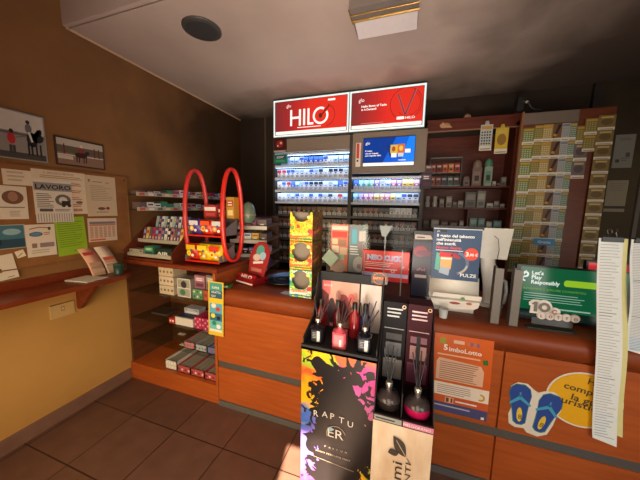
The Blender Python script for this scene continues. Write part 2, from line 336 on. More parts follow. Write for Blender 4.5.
def P_lav(b):
    b.rect(.0, .215, .205, .27, M((150, 146, 144))); b.txt(.008, .226, .032, 'LAVORO', M((34, 34, 44)), 3, .02, width=.19)
    b.lines(.01, .10, .10, .20, 8, INKG); b.ell(.15, .155, .045, .04, M((110, 106, 104)), 2); b.ell(.15, .155, .024, .022, M((214, 206, 196)), 3)
    b.rect(.14, .12, .19, .15, M((40, 38, 40)), 4); b.ell(.15, .118, .012, .012, INK, 5); b.ell(.182, .118, .012, .012, INK, 5)
    b.rect(.02, .075, .09, .095, M((90, 82, 84)), 2); b.lines(.1, .075, .19, .095, 2, INKG)
    for i in range(14): b.rect(.008+i*.014, .004, .012+i*.014, .062, M((150, 142, 136)), 2)
sheet('notice', 'black and white LAVORO job notice with tear-off strips', 'poster', leftw(1.045, 1.46, tilt=-.5), .205, .29, (222, 214, 204), P_lav, L0+.004)
def P_fly(b):
    b.txt(.02, .265, .022, 'K', M((120, 60, 50)), bold=.02); b.rect(.05, .265, .12, .27, INKG); b.txt(.14, .26, .016, 'Sun', M((110, 90, 80)))
    b.lines(.03, .12, .19, .245, 9, M((176, 158, 136)), ragged=.5); b.ell(.10, .06, .028, .012, M((120, 84, 64)), 2); b.ell(.145, .062, .014, .012, M((140, 60, 50)), 2); b.rect(.06, .03, .15, .035, INKG)
sheet('flyer', 'beige flyer with faded printing, topmost right on the pinboard', 'paper', leftw(1.343, 1.495), .217, .315, (206, 186, 158), P_fly, L0)
def P_sch(b):
    b.rect(.01, .14, .2, .158, M((130, 120, 130))); b.rect(.01, .125, .2, .138, M((190, 130, 104)))
    for i in range(6): b.rect(.012+i*.032, .03, .036+i*.032, .12, M((214, 170, 140))); b.lines(.012+i*.032, .03, .036+i*.032, .12, 7, M((170, 150, 140)), 2)
    b.rect(.01, .008, .12, .02, M((210, 90, 50)))
sheet('timetable', 'small timetable sheet with orange columns below the beige flyer', 'paper', leftw(1.333, 1.295, tilt=-1), .21, .185, (214, 196, 180), P_sch, L0+.002)
def P_grn(b):
    b.lines(.015, .06, .165, .25, 12, M((96, 132, 26)), ragged=.4, fill=.25); b.txt(.09, .02, .014, '10 15', M((70, 100, 20)))
sheet('notice', 'bright green paper notice pinned low on the board', 'paper', leftw(1.143, 1.215, tilt=2), .18, .275, (150, 190, 40), P_grn, L0+.002)
def P_oval(b):
    b.ell(.05, .15, .034, .016, M((70, 110, 150)), 2); b.ell(.05, .15, .026, .011, M((100, 140, 176)), 3)
    b.line(.02, .185, .07, .196, .006, M((150, 90, 50))); b.line(.07, .196, .13, .188, .006, M((150, 90, 50))); b.ell(.12, .185, .008, .012, M((70, 90, 40)), 2)
    b.lines(.09, .14, .13, .165, 2, M((190, 120, 90))); b.rect(.065, .06, .14, .09, M((150, 130, 140))); b.rect(.025, .06, .05, .09, M((150, 120, 100))); b.lines(.02, .02, .14, .05, 2, M((190, 176, 160)))
sheet('flyer', 'white flyer with a blue oval logo left of the green notice', 'paper', leftw(.983, 1.235), .15, .215, (228, 216, 202), P_oval, L0+.004)
def P_blue(b):
    b.rect(.005, .06, .205, .145, M((70, 120, 140))); b.rect(.005, .005, .205, .06, M((40, 76, 96))); b.rect(.03, .03, .10, .06, M((28, 36, 44)), 2); b.ell(.15, .105, .04, .02, M((150, 190, 200)), 2)
sheet('flyer', 'dark blue picture card with a boat on water at the left edge', 'picture', leftw(.775, 1.305), .21, .15, (180, 180, 176), P_blue, L0)
def P_wh(b): b.rect(.10, .05, .125, .075, M((96, 80, 60))); b.rect(.14, .012, .17, .016, INKG)
sheet('notice', 'tilted white sheet with a tiny dark mark, lowest on the left wall', 'paper', leftw(.745, 1.10, tilt=7), .19, .155, (226, 214, 200), P_wh, L0+.002)
def P_slip(b): b.line(.005, .01, .03, .025, .006, M((190, 150, 100)))
sheet('slip', 'tiny white slip tucked over the corner of the tilted sheet', 'paper', leftw(.935, 1.24, tilt=15), .042, .045, (236, 226, 206), P_slip, L0+.005)
# wall outlet
t = thing('wall_outlet', 'pale electrical cover plate on the ochre wall under the shelf', 'outlet', (XW, 1.13, .77))
MB(leftw(1.065, .775)).prism([(0, 0), (.14, 0), (.14, .10), (0, .10)], .01, M((212, 178, 120), .6)).build('plate', t)
b = MB(leftw(1.065, .775, XW+.010)); b.rect(.06, .045, .08, .075, M((110, 84, 50)), 2); b.rect(.062, .05, .078, .07, M((220, 190, 140)), 3); b.rect(0, .095, .14, .1, M((100, 76, 44)), 2); b.build('socket_mark', t)

# ================================================================ WALL SHELF
t = thing('wall_shelf', 'long red-brown wooden shelf fixed along the left wall', 'shelf', (XW, .8, 1.0))
pts = [(0, -.45), (.295, -.45), (.295, 1.33)] + [(.12+.175*math.cos(R(a)), 1.36+.16*math.sin(R(a))) for a in range(0, 91, 15)] + [(0, 1.52)]
MB(fr((XW, 0, 1.015), (1, 0, 0), (0, 1, 0))).prism(pts, .03, SWOOD).build('board', t)
MB().box((XW, -.45, 1.045), (XW+.018, 1.50, 1.098), SWOOD).build('back_rail', t)
def brk(y):
    MB(fr((XW, y+.02, 0), (1, 0, 0), (0, 0, 1))).prism([(0, .80), (.03, .80), (.24, 1.015), (0, 1.015)], .03, SWOOD).build('bracket', t)
brk(1.235); brk(-.1)
# things on the wall shelf
def leaflet(name, label, y0, z0, w_, h, col, lean, tw, dr):
    b = MB(); n = 8; vs = []; fs = []
    for i in range(n+1):
        k = i/n; bulge = .035*math.sin(k*math.pi)
        x = XW+.12-lean*k+bulge*.6
        vs += [(x, y0+.03*k*tw, z0+h*k), (x+.004, y0+w_+.03*k*tw, z0+h*k), (x-.004, y0+.03*k*tw, z0+h*k), (x, y0+w_+.03*k*tw, z0+h*k)]
    for i in range(n):
        a, c = 4*i, 4*i+4
        fs += [(a, a+1, c+1, c), (a+2, c+2, c+3, a+3), (a, c, c+2, a+2), (a+1, a+3, c+3, c+1)]
    b.add(vs, fs, M(col, .6), True); o = b.build(name); tag(o, label, 'leaflet')
    b = MB()
    for i, (k0, k1, u0, u1, cc) in enumerate(dr):
        v4 = []
        for k, u in ((k0, u0), (k0, u1), (k1, u1), (k1, u0)):
            j = k*n; i0 = min(int(j), n-1); f = j-i0; A = Vector(vs[4*i0]).lerp(Vector(vs[4*i0+4]), f); B = Vector(vs[4*i0+1]).lerp(Vector(vs[4*i0+5]), f)
            v4.append(A.lerp(B, u)+Vector((.003, 0, 0)))
        b.add(v4, [(0, 1, 2, 3)], M(cc, .6))
    b.build('print', o)
dl = [(.0, .12, .1, .9, (190, 160, 130)), (.13, .25, .05, .95, (200, 170, 146)), (.26, .37, .1, .9, (180, 150, 130)), (.39, .5, .1, .9, (196, 150, 128)), (.76, .87, .1, .85, (190, 70, 60))]
leaflet('leaflet', 'pink leaflet leaning on the shelf, left of the pair', 1.28, 1.047, .095, .205, (216, 160, 136), .1, -1, dl)
leaflet('leaflet', 'white leaflet with red printing leaning behind the dark green cup', 1.385, 1.047, .095, .205, (222, 200, 186), .1, -1, dl[::-1][1:]+[(.5, .62, .1, .9, (200, 90, 70))])
t = thing('cup', 'dark green pen cup at the rounded end of the wall shelf', 'cup', (-2.14, 1.41, 1.046))
MB().lathe((-2.14, 1.41, 1.046), [(.030, 0), (.034, .08), (.030, .08), (.027, .01)], M((24, 62, 54), .4)).build('body', t)
MB().lathe((-2.14, 1.41, 1.12), [(.0345, 0), (.0355, .004), (.0345, .007)], M((30, 74, 64), .3)).build('rim', t)
t = thing('booklet', 'thin white booklet lying flat on the wall shelf', 'booklet', (-2.17, 1.17, 1.046))
Mx = fr((-2.27, 1.13, 1.046), (.82, .12, 0), (-.1, 1, 0))
MB(Mx).prism([(0, 0), (.19, 0), (.19, .14), (0, .14)], .006, M((210, 204, 192))).build('pages', t)
MB(Mx @ Matrix.Translation((0, 0, .006))).prism([(0, 0), (.192, 0), (.192, .142), (0, .142)], .0015, M((226, 218, 208))).build('cover', t)

# ================================================================ COUNTER
t = thing('counter', 'long orange cherry wood service counter with metal strips', 'counter', (.4, 1.9, 0))
MB().box((-1.355, 1.60, 0), (2.3, 2.28, .90), WOOD).build('body', t)
pr = [(1.60, .855), (2.32, .855), (2.32, .965)] + [(1.64-.06*math.sin(R(a)), .905+.06*math.cos(R(a))) for a in range(0, 91, 15)] + [(1.58, .855)]
MB(fr((-1.36, 0, 0), (0, 1, 0), (0, 0, 1))).prism(pr, 3.66, WOODTOP, True).build('worktop', t)
for x0, x1 in ((-1.355, .538), (.548, 2.3)):
    MB().box((x0, 1.582, .385), (x1, 1.60, .845), WOOD).build('front_panel', t)
    MB().box((x0, 1.582, .05), (x1, 1.60, .33), WOOD).build('lower_panel', t)
MB().box((-1.355, 1.59, .328), (2.3, 1.599, .387), M((110, 108, 104), .35, .5)).build('metal_strip', t)
MB().box((-1.355, 1.575, 0), (2.3, 1.60, .045), M((118, 114, 112), .4, .4)).build('plinth', t)

# ================================================================ GLASS DISPLAY CASE (left)
t = thing('display_case', 'low wooden case with glass shelves of boxes in the left corner', 'display case', (-1.85, 1.85, 0))
MB().box((-2.34, 1.585, 0), (-1.362, 2.045, .155), WOOD).build('base', t)
MB().box((-2.34, 1.60, .155), (-2.32, 2.045, 1.085), DW2).build('side_panel', t)
MB().box((-1.385, 1.585, .155), (-1.362, 2.045, 1.085), WOOD).build('side_panel', t)
MB().box((-2.32, 2.025, .155), (-1.385, 2.045, 1.085), DW2).build('back_panel', t)
MB().bbox((-2.34, 1.575, 1.085), (-1.335, 2.05, 1.12), SWOOD, .006).build('top', t)
for z in (.825, .575, .37): MB().box((-2.318, 1.60, z), (-1.387, 2.02, z+.008), GSHELF).build('glass_shelf', t)
def boxy(name, label, cat, a, b, col, front_draw=None, group=None, top=None):
    o = MB().box(a, b, M(col, .45)).build(name); tag(o, label, cat, group)
    if front_draw:
        q = MB(front(a[0], a[1], a[2])); front_draw(q, b[0]-a[0], b[2]-a[2]); q.build('print', o)
    if top:
        q = MB(fr((a[0], a[1], b[2]), (1, 0, 0), (0, 1, 0))); top(q, b[0]-a[0], b[1]-a[1]); q.build('lid_print', o)
    return o
def d_dots(c1, c2, n=3):
    def f(b, w_, h):
        for i in range(n):
            for j in range(max(1, int(n*h/w_))):
                u = w_*(i+.5)/n; v = h*(j+.5)/max(1, int(n*h/w_)); b.ell(u, v, w_*.3/n, w_*.3/n, c1 if (i+j) % 2 else c2, 1, 8)
    return f
def d_band(c1, c2):
    def f(b, w_, h): b.rect(w_*.08, h*.55, w_*.92, h*.85, c1); b.rect(w_*.15, h*.15, w_*.85, h*.4, c2); b.lines(w_*.2, h*.58, w_*.8, h*.82, 2, WHITE, 2)
    return f
# shelf 1: pale clock-patterned boxes, clear boxes, green and orange box
cs = [(-2.0, .83, (206, 190, 166)), (-2.0, .91, (214, 196, 172)), (-2.0, .99, (208, 188, 160))]
for i, (x, z, c) in enumerate(cs):
    boxy('carton', f'pale patterned carton, {("bottom", "middle", "topmost")[i]} of three stacked left in the case', 'box', (x, 1.64, z+.003), (x+.16, 1.78, z+.078), c, d_dots(M((110, 96, 90)), M((150, 110, 90)), 4), 'pale cartons stacked in the glass case')
boxy('acrylic_box', 'clear box with white frame standing on top shelf of case', 'box', (-1.80, 1.64, .834), (-1.66, 1.74, .99), (160, 156, 146), lambda b, w_, h: (b.rect(0, 0, w_, .006, WHITE), b.rect(0, h-.006, w_, h, WHITE), b.rect(0, 0, .006, h, WHITE), b.rect(w_-.006, 0, w_, h, WHITE), b.ell(w_*.5, h*.68, .03, .03, DGREY, 1), b.ell(w_*.4, h*.25, .03, .025, M((60, 120, 90)), 1), b.rect(.006, h*.46, w_-.006, h*.5, WHITE)))
boxy('carton', 'green carton low on the top glass shelf', 'box', (-1.64, 1.64, .834), (-1.54, 1.76, .915), (96, 140, 104), d_dots(M((200, 220, 190)), M((50, 90, 60))))
boxy('carton', 'orange-red carton at the right end of the top glass shelf', 'box', (-1.53, 1.64, .834), (-1.40, 1.76, .915), (180, 84, 56), d_dots(M((230, 190, 150)), M((130, 50, 40))))
boxy('blister_pack', 'purple and pink blister pack above the green carton', 'box', (-1.635, 1.66, .917), (-1.53, 1.74, 1.03), (150, 90, 110), d_band(M((190, 150, 170)), M((90, 50, 70))))
boxy('blister_pack', 'grey blister pack above the orange-red carton', 'box', (-1.52, 1.66, .917), (-1.41, 1.74, 1.04), (120, 106, 100), d_band(M((170, 160, 150)), M((70, 60, 56))))
boxy('notepad', 'dark notepad lying on the middle glass shelf at left', 'notepad', (-2.22, 1.72, .584), (-2.03, 1.86, .600), (70, 58, 50), None)
boxy('tin', 'small red tin at the left of the middle shelf boxes', 'box', (-1.90, 1.63, .584), (-1.84, 1.70, .63), (180, 50, 40), d_dots(WHITE, WHITE, 2))
boxy('carton', 'low white carton with dark blue top on the middle shelf', 'box', (-1.83, 1.63, .584), (-1.64, 1.80, .65), (214, 206, 200), None, None, lambda b, w_, h: b.rect(0, h*.1, w_, h, M((36, 44, 84))))
boxy('carton', 'flat silver carton lying on the blue-topped carton', 'box', (-1.82, 1.72, .652), (-1.66, 1.80, .70), (176, 178, 190), d_band(M((120, 120, 140)), M((210, 210, 214))))
for i, c in enumerate(((190, 50, 80), (170, 40, 70), (200, 70, 60))):
    boxy('carton', f'{("left", "middle", "right")[i]} red flower-patterned box in the open row on the middle shelf', 'box', (-1.625+i*.077, 1.63, .584), (-1.553+i*.077, 1.78, .68), c, d_dots(M((230, 170, 190)), M((90, 50, 120)), 3), 'red patterned boxes on the middle glass shelf')
def open_tray(label, x0, x1, y0, y1, z, h, col, dots, group):
    b = MB(); t_ = .006; m_ = M(col, .5)
    b.box((x0, y0, z), (x1, y1, z+t_), m_).box((x0, y0, z), (x1, y0+t_, z+h), m_).box((x0, y1-t_, z), (x1, y1, z+h*1.3), m_).box((x0, y0, z), (x0+t_, y1, z+h), m_).box((x1-t_, y0, z), (x1, y1, z+h), m_)
    o = b.build('tray'); tag(o, label, 'tray', group)
    q = MB(front(x0, y0, z)); d_dots(*dots, 4)(q, x1-x0, h); q.build('print', o)
    q = MB()
    for k in range(3):
        xx = x0+t_*1.5+(x1-x0-3*t_)*k/3; q.box((xx, y0+t_*1.5, z+t_), (xx+(x1-x0-3*t_)/3-.004, y1-t_*1.5, z+h*.8), M((150, 142, 132), .35))
    q.build('contents', o)
tcs = [((186, 120, 130), 'pink'), ((150, 170, 176), 'pale blue'), ((96, 110, 160), 'blue')]
for i, (c, n_) in enumerate(tcs): open_tray(f'{n_} edged open tray on the lowest glass shelf, {("left", "middle", "right")[i]} of three', -1.76+i*.124, -1.64+i*.124, 1.64, 1.88, .379, .055, c, (M((190, 60, 70)), M((80, 130, 120))), 'open trays on the lowest glass shelf')
open_tray('white open tray on the case floor, leftmost of four', -1.96, -1.83, 1.62, 1.90, .157, .08, (216, 210, 204), (WHITE, WHITE), 'open trays on the case floor')
for i in range(3): open_tray(f'red-edged open tray on the case floor, {("second", "third", "fourth")[i]} from the left', -1.822+i*.146, -1.68+i*.146, 1.62, 1.90, .157, .06, (176, 80, 80), (M((230, 200, 200)), M((120, 30, 50))), 'open trays on the case floor')
for k, (x, y) in enumerate(((-2.0, 1.80), (-1.83, 1.66))):
    o = MB().box((x, y, .38), (x+.07, y+.03, .385), M((200, 190, 170))).build('price_tag'); tag(o, f'small white price tag lying on the lowest glass shelf, {("left", "right")[k]}', 'price tag', 'loose price tags')
def P_strip(b):
    cols = [((60, 150, 140), .42, .36), ((40, 90, 120), .36, .30), ((230, 196, 40), .30, .26), ((90, 170, 200), .26, .18), ((50, 110, 140), .18, .12), ((110, 190, 200), .12, .05), ((230, 230, 210), .05, .03)]
    for c, a, q in cols: b.rect(.012, q, .128, a, M(c))
    b.txt(.035, .375, .018, 'SUPER', WHITE, 3, .02); b.txt(.03, .34, .016, 'GRATTA', WHITE, 3, .02); b.txt(.03, .31, .016, 'QUI', M((240, 240, 150)), 3, .02)
    for u, v, r, c in ((.05, .24, .022, (230, 230, 220)), (.09, .215, .02, (200, 60, 60)), (.045, .16, .02, (240, 220, 60)), (.095, .145, .018, (20, 30, 40)), (.055, .10, .02, (40, 140, 90)), (.095, .075, .02, (240, 240, 240))): b.ell(u, v, r, r*.9, M(c), 2, 14)
sheet('sticker_strip', 'hanging turquoise and yellow sticker strip at the case corner', 'sticker', fr((-1.425, 1.568, .598), (1, 0, 0), (.03, 0, 1)), .14, .43, (226, 190, 50), P_strip)

# ================================================================ GUM RACK ON THE CASE
t = thing('gum_rack', 'stepped wooden countertop rack for gum and sweets', 'rack', (-2.1, 1.7, 1.12))
for x in (-2.335, -1.80): MB(fr((x, 0, 0), (0, 1, 0), (0, 0, 1))).prism([(1.59, 1.122), (1.95, 1.122), (1.95, 1.48), (1.90, 1.48), (1.59, 1.20)], .016, DWOOD).build('side_panel', t)
MB().box((-2.318, 1.60, 1.122), (-1.80, 1.95, 1.135), SWOOD).build('bottom', t)
for i, (y, z) in enumerate(((1.62, 1.16), (1.72, 1.27), (1.82, 1.37))):
    MB().box((-2.318, y, z-.012), (-1.80, y+.10, z), SWOOD).build('step', t)
    MB().box((-2.318, y-.008, z-.012), (-1.80, y-.001, z+.018), M((176, 166, 150), .4)).build('price_rail', t)
pal = [((236, 230, 220), 'white'), ((190, 60, 90), 'pink'), ((60, 70, 130), 'blue'), ((220, 190, 80), 'yellow'), ((60, 130, 100), 'green'), ((120, 60, 120), 'purple'), ((40, 40, 60), 'navy'), ((150, 190, 210), 'pale blue'), ((190, 120, 130), 'rose'), ((110, 90, 90), 'brown')]
_pk = {}
def small_pack(ci, w_, d, h, band):
    k = (ci, w_, d, h, band)
    if k not in _pk:
        c = pal[ci][0]; b = MB().box((-w_/2, 0, 0), (w_/2, d, h), M(c, .4), M(c, .4)); b.M = front(-w_/2, 0, 0)
        b.rect(w_*.1, h*.55, w_*.9, h*.8, M(pal[band][0], .4)); b.rect(w_*.3, h*.15, w_*.7, h*.35, M((220, 214, 206), .4))
        me_o = b.build('tmp', org=(0, 0, 0)); _pk[k] = me_o.data; bpy.data.objects.remove(me_o)
    return _pk[k]
def pack_row(name, cat, where, group, xs, y, z, w_, d, h, cols, rotz=0, rx=0, step=None):
    for i, x in enumerate(xs):
        ci = cols[i % len(cols)]; o = bpy.data.objects.new(name, small_pack(ci, w_, d, h, (ci*3+2) % len(pal))); C.objects.link(o)
        o.location = (x, y, z) if step is None else (x+step[0]*i, y+step[1]*i, z); o.rotation_euler = (rx, 0, rotz)
        tag(o, f'{pal[ci][1]} {cat}, {ORD[i]} from the left {where}', cat, group)
pack_row('gum_pack', 'gum pack', 'on the rack\'s back step', 'gum packs on the back step', [-2.23+.034*i for i in range(12)], 1.83, 1.372, .028, .05, .12, [7, 2, 0, 7, 6, 0, 7, 2, 0, 9], rx=R(-14))
pack_row('gum_pack', 'gum pack', 'on the rack\'s middle step', 'gum packs on the middle step', [-2.27+.036*i for i in range(13)], 1.73, 1.272, .030, .05, .12, [5, 3, 9, 1, 5, 8, 2, 0, 6, 8, 9], rx=R(-14))
boxy('sweet_box', 'pale box with round design at the left of the front step', 'box', (-2.31, 1.625, 1.161), (-2.15, 1.70, 1.205), (190, 180, 160), d_band(M((60, 60, 64)), M((200, 190, 80))))
boxy('sweet_box', 'green bag-like box in the middle of the front step', 'box', (-2.13, 1.625, 1.161), (-2.03, 1.70, 1.24), (50, 130, 96), d_band(M((100, 180, 120)), M((30, 80, 90))))
boxy('sweet_box', 'dark green box with white lettering at the right of the front step', 'box', (-2.01, 1.625, 1.161), (-1.83, 1.70, 1.225), (26, 50, 44), lambda b, w_, h: b.txt(.02, .012, .03, 'AIR', M((220, 224, 214)), 2, .03, width=.13))
o = boxy('sweet_box', 'grey box with silver printing above the dark green box', 'box', (-2.0, 1.73, 1.272), (-1.93, 1.738, 1.275), (90, 90, 90)) if False else None
# ================================================================ WALL SHELVES WITH SWEETS (left wall)
for z, nm in ((1.675, 'upper'), (1.545, 'lower')):
    t = thing('sweet_shelf', f'{nm} narrow glass shelf with price rail on left wall above the gum rack', 'shelf', (-2.27, 2.1, z))
    MB().box((XW, 1.64, z), (-2.205, 2.85, z+.008), GSHELF).build('glass_shelf', t)
    MB().box((-2.205, 1.64, z-.006), (-2.198, 2.85, z+.026), M((186, 176, 160), .35)).build('price_rail', t); pr_ = t.children[-1]
    q = MB(fr((-2.197, 1.64, z-.006), (0, 1, 0), (0, 0, 1)))
    for i in range(14): q.rect(.02+i*.085, .005, .07+i*.085, .026, M(((200, 90, 70), (230, 226, 214), (110, 100, 96), (220, 214, 150))[i % 4]), 1)
    q.build('price_labels', pr_)
    cols = [9, 6, 0, 9, 4, 1, 0, 5, 8, 0, 3, 8, 1, 5, 0, 8] if nm == 'upper' else [9, 0, 0, 4, 4, 7, 0, 8, 8, 0, 6, 0, 0, 1, 1, 3]
    for i in range(16):
        y = 1.70+i*.072; ci = cols[i]; h = (.035+.03*random.random()) if nm == 'upper' else .05+.025*random.random(); h = round(h, 2)
        if i < 4 and nm == 'upper': h = .03
        o = bpy.data.objects.new('sweet_pack', small_pack(ci, .062, .09, h, (ci*3+2) % len(pal))); C.objects.link(o); o.location = (-2.21, y, z+.009); o.rotation_euler = (0, 0, R(90))
        tag(o, f'{pal[ci][1]} sweet pack, {ORD[i]} from the left on the {nm} wall shelf', 'sweet pack', f'sweet packs on the {nm} wall shelf')

# ================================================================ RED LOOP CANDY STAND
t = thing('candy_stand', 'red candy stand with two tall looped sides on the case', 'candy stand', (-1.54, 1.81, 1.12))
RED = M((214, 44, 32), .25); 
def loop(x):
    pts = []
    for k in range(40):
        a = 2*math.pi*k/40; s_ = math.sin(a); c_ = math.cos(a)
        pts.append((x, 1.815+.125*math.copysign(abs(c_)**.85, c_)*(1-.10*s_), 1.515+.375*math.copysign(abs(s_)**.85, s_)))
    MB().tube(pts, .015, RED if x > -1.5 else M((206, 52, 50), .35), 8, True, ((1, 0, 0), .020)).build('loop', t)
loop(-1.735); loop(-1.365)
for z, y in ((1.345, 1.70), (1.14, 1.66)):
    b = MB(); x0, x1 = -1.72, -1.38
    b.box((x0, y, z), (x1, y+.20, z+.008), RED).box((x0, y+.19, z), (x1, y+.2, z+.14), M((120, 112, 110), .4)).box((x0, y-.004, z), (x1, y+.004, z+.012), RED)
    for x in (x0, x1-.008): b.M = fr((x, 0, 0), (0, 1, 0), (0, 0, 1)); b.prism([(y, z), (y+.2, z), (y+.2, z+.14), (y, z+.05)], .008, M((120, 112, 110), .4)); b.M = Matrix()
    b.build('tray', t)
def bag(label, x, y, z, w_, h, c1, c2, c3, group):
    b = MB(); n = 8; vs = []; fs = []
    for j in range(6):
        k = j/5; d = .03*math.sin(math.pi*min(1, k*1.0+.0))*1.0+.004
        for i in range(n+1):
            u = i/n; e = math.sin(math.pi*u)**.5; vs.append((x-w_/2+w_*u, y+.03-d*e, z+h*k))
        for i in range(n, -1, -1):
            u = i/n; e = math.sin(math.pi*u)**.5; vs.append((x-w_/2+w_*u, y+.034+d*e, z+h*k))
    m_ = 2*(n+1)
    for j in range(5):
        for i in range(m_): fs.append((j*m_+i, j*m_+(i+1) % m_, (j+1)*m_+(i+1) % m_, (j+1)*m_+i))
    fs += [tuple(range(m_))[::-1], tuple(range(5*m_, 6*m_))]
    b.add(vs, fs, M(c1, .25), True); o = b.build('candy_bag'); tag(o, label, 'candy bag', group)
    q = MB(front(x-w_/2, y-.008, z)); q.rect(w_*.1, h*.62, w_*.9, h*.92, M(c2, .3)); q.ell(w_*.35, h*.42, w_*.2, w_*.2, M(c3, .3), 2, 14); q.ell(w_*.35, h*.42, w_*.1, w_*.1, M(c2, .3), 3, 10)
    q.ell(w_*.68, h*.3, w_*.13, w_*.11, M((240, 236, 226), .3), 3, 10); q.ell(w_*.6, h*.6, w_*.09, w_*.09, M((60, 90, 170), .3), 4, 10); q.build('print', o)
for i, (c1, c2, c3, nm) in enumerate((((90, 60, 150), (230, 224, 230), (240, 180, 40), 'purple and white'), ((214, 60, 34), (240, 90, 40), (250, 200, 50), 'orange-red'), ((176, 30, 34), (214, 214, 210), (240, 160, 40), 'red and grey'))):
    bag(f'{nm} candy bag in the upper tray of the red stand', -1.665+i*.115, 1.71, 1.357, .112, .125, c1, c2, c3, 'candy bags in the upper tray')
for i, (c1, c2, c3, nm) in enumerate((((200, 50, 30), (236, 190, 30), (250, 220, 60), 'red and yellow'), ((240, 196, 20), (250, 214, 40), (200, 80, 30), 'bright yellow'), ((238, 190, 24), (226, 60, 40), (250, 230, 90), 'yellow with red top'))):
    bag(f'{nm} candy bag in the lower tray of the red stand', -1.665+i*.115, 1.67, 1.152, .114, .135, c1, c2, c3, 'candy bags in the lower tray')
boxy('candy_box', 'red and white sweet box behind the upper tray at left', 'box', (-1.70, 1.86, 1.49), (-1.56, 1.93, 1.60), (190, 40, 40), d_band(WHITE, M((220, 90, 90))))
boxy('candy_box', 'dark red sweet box behind the upper tray in the middle', 'box', (-1.55, 1.86, 1.49), (-1.47, 1.93, 1.58), (130, 34, 34), d_band(M((220, 200, 190)), M((230, 140, 40))))
boxy('candy_box', 'yellow and orange sweet box inside the right loop', 'box', (-1.46, 1.86, 1.49), (-1.385, 1.93, 1.67), (206, 150, 50), d_band(M((190, 70, 40)), M((240, 214, 150))))
# egg-shaped toy
t = thing('toy_egg', 'large pale green plastic egg on the tier right of the red loops', 'toy', (-1.36, 2.03, 1.40))
MB().lathe((-1.36, 2.03, 1.44), [(.002, 0), (.04, .012), (.062, .045), (.068, .085), (.062, .13), (.044, .17), (.022, .19), (.003, .197)], M((104, 120, 100), .2), 24).build('shell', t)
MB().lathe((-1.36, 2.03, 1.515), [(.0675, 0), (.069, .006), (.0675, .012)], M((150, 130, 90), .3), 24).build('ring', t)
MB().lathe((-1.36, 2.03, 1.425), [(.04, 0), (.05, .012), (.03, .02)], M((96, 50, 40), .4), 20).build('base', t)

# ================================================================ TIERED TRAY RACK (right of the candy stand)
t = thing('tier_rack', 'four-tier angled plastic tray rack behind the counter end', 'rack', (-1.40, 2.2, .965))
MB().box((-1.60, 2.38, .965), (-1.24, 2.40, 1.50), M((70, 44, 34), .5)).build('back_panel', t)
tiers = (1.395, 1.265, 1.13, 1.01)
for i, z in enumerate(tiers):
    a = MB(fr((-1.58, 2.06+.0*i, z), (1, .0, 0), (0, 1, .10))); a.prism([(0, 0), (.36, .06), (.36, .32), (0, .32)], .01, M((110, 84, 70), .35)); a.build('tray', t)
    a = MB(fr((-1.58, 2.055, z-.012), (.36, .06, 0), (0, 0, 1))); a.prism([(0, 0), (.365, 0), (.365, .034), (0, .034)], .004, M((206, 196, 184), .35)); a.build('price_rail', t)
ci = 0
for i, z in enumerate(tiers):
    n_ = (3, 4, 5, 3)[i]; cc = ((3, 8, 9), (8, 0, 3, 9), (4, 6, 5, 1, 0), (6, 9, 2))[i]
    for j in range(n_):
        w_ = round(.30/n_*.9, 3); o = bpy.data.objects.new('snack_box', small_pack(cc[j], w_, .14, .06, (cc[j]*3+2) % 10)); C.objects.link(o)
        o.location = (-1.545+(j+.5)*.31/n_, 2.10+.05*(j+.5)/n_, z+.02); o.rotation_euler = (R(5), 0, R(9))
        tag(o, f'{pal[cc[j]][1]} snack box, {ORD[j]} from the left on {("topmost", "second", "third", "lowest")[i]} tier of the angled rack', 'snack box', f'snack boxes on the {("topmost", "second", "third", "lowest")[i]} tier')

# ================================================================ RED HILO COUNTER DISPLAY + TRAY
t = thing('counter_display', 'small red leaning display with rounded header on the counter beside the glass case', 'display', (-1.2, 1.85, .965))
A = fr((-1.335, 1.80, .967), (.94, -.30, 0), (.30, .94, 0))
MB(A).prism([(0, 0), (.22, 0), (.22, .16), (0, .16)], .05, M((130, 20, 26), .3)).build('base', t)
S = fr(tuple(A @ Vector((0, 0, .002))), (.94, -.30, 0), (.14, .42, .85))
q = MB(S); q.prism([(0, .0), (.22, 0), (.22, .085), (0, .085)], .006, M((150, 20, 26), .3)); fp_ = q.build('front_plate', t)
q = MB(S @ Matrix.Translation((0, 0, .007))); q.rect(.004, .002, .214, .034, M((230, 214, 200))); q.txt(.05, .042, .034, 'HILO', M((235, 222, 215)), 2, .02, width=.13); q.build('lettering', fp_)
Bk = fr(tuple(A @ Vector((.03, .12, .05))), (.94, -.30, 0), (.08, .26, .96))
hb_ = MB(Bk).prism([(-.01, 0), (.18, 0), (.205, .14), (.20, .22), (.16, .27), (.11, .29), (.05, .285), (.0, .25), (-.03, .15)], .01, M((170, 50, 50), .3)).build('header', t)
q = MB(Bk @ Matrix.Translation((0, 0, .011))); q.ell(.09, .21, .05, .05, M((90, 170, 150))); q.ell(.13, .17, .04, .035, M((170, 200, 220)), 2); q.ell(.06, .15, .045, .03, M((226, 200, 190)), 3); q.rect(.02, .03, .15, .06, M((206, 120, 110)), 2); q.line(.03, .10, .15, .12, .02, M((236, 224, 220)), 4); q.build('header_print', hb_)
boxy('lighter_box', 'little green lighter box at the counter edge below the small red display', 'box', (-1.35, 1.62, .967), (-1.27, 1.67, .99), (50, 110, 60), d_band(M((200, 200, 90)), WHITE))
t = thing('change_tray', 'black rounded coin tray on the counter beside the cartons', 'tray', (-.96, 1.98, .966))
MB().lathe((0, 0, 0), [(.13, 0), (.15, .012), (.16, .03), (.15, .03), (.135, .016), (.02, .014)], M((20, 20, 24), .25), 32).build('dish', t, org=(0, 0, 0))
t.children[0].scale = (1.12, 1.2, 1)
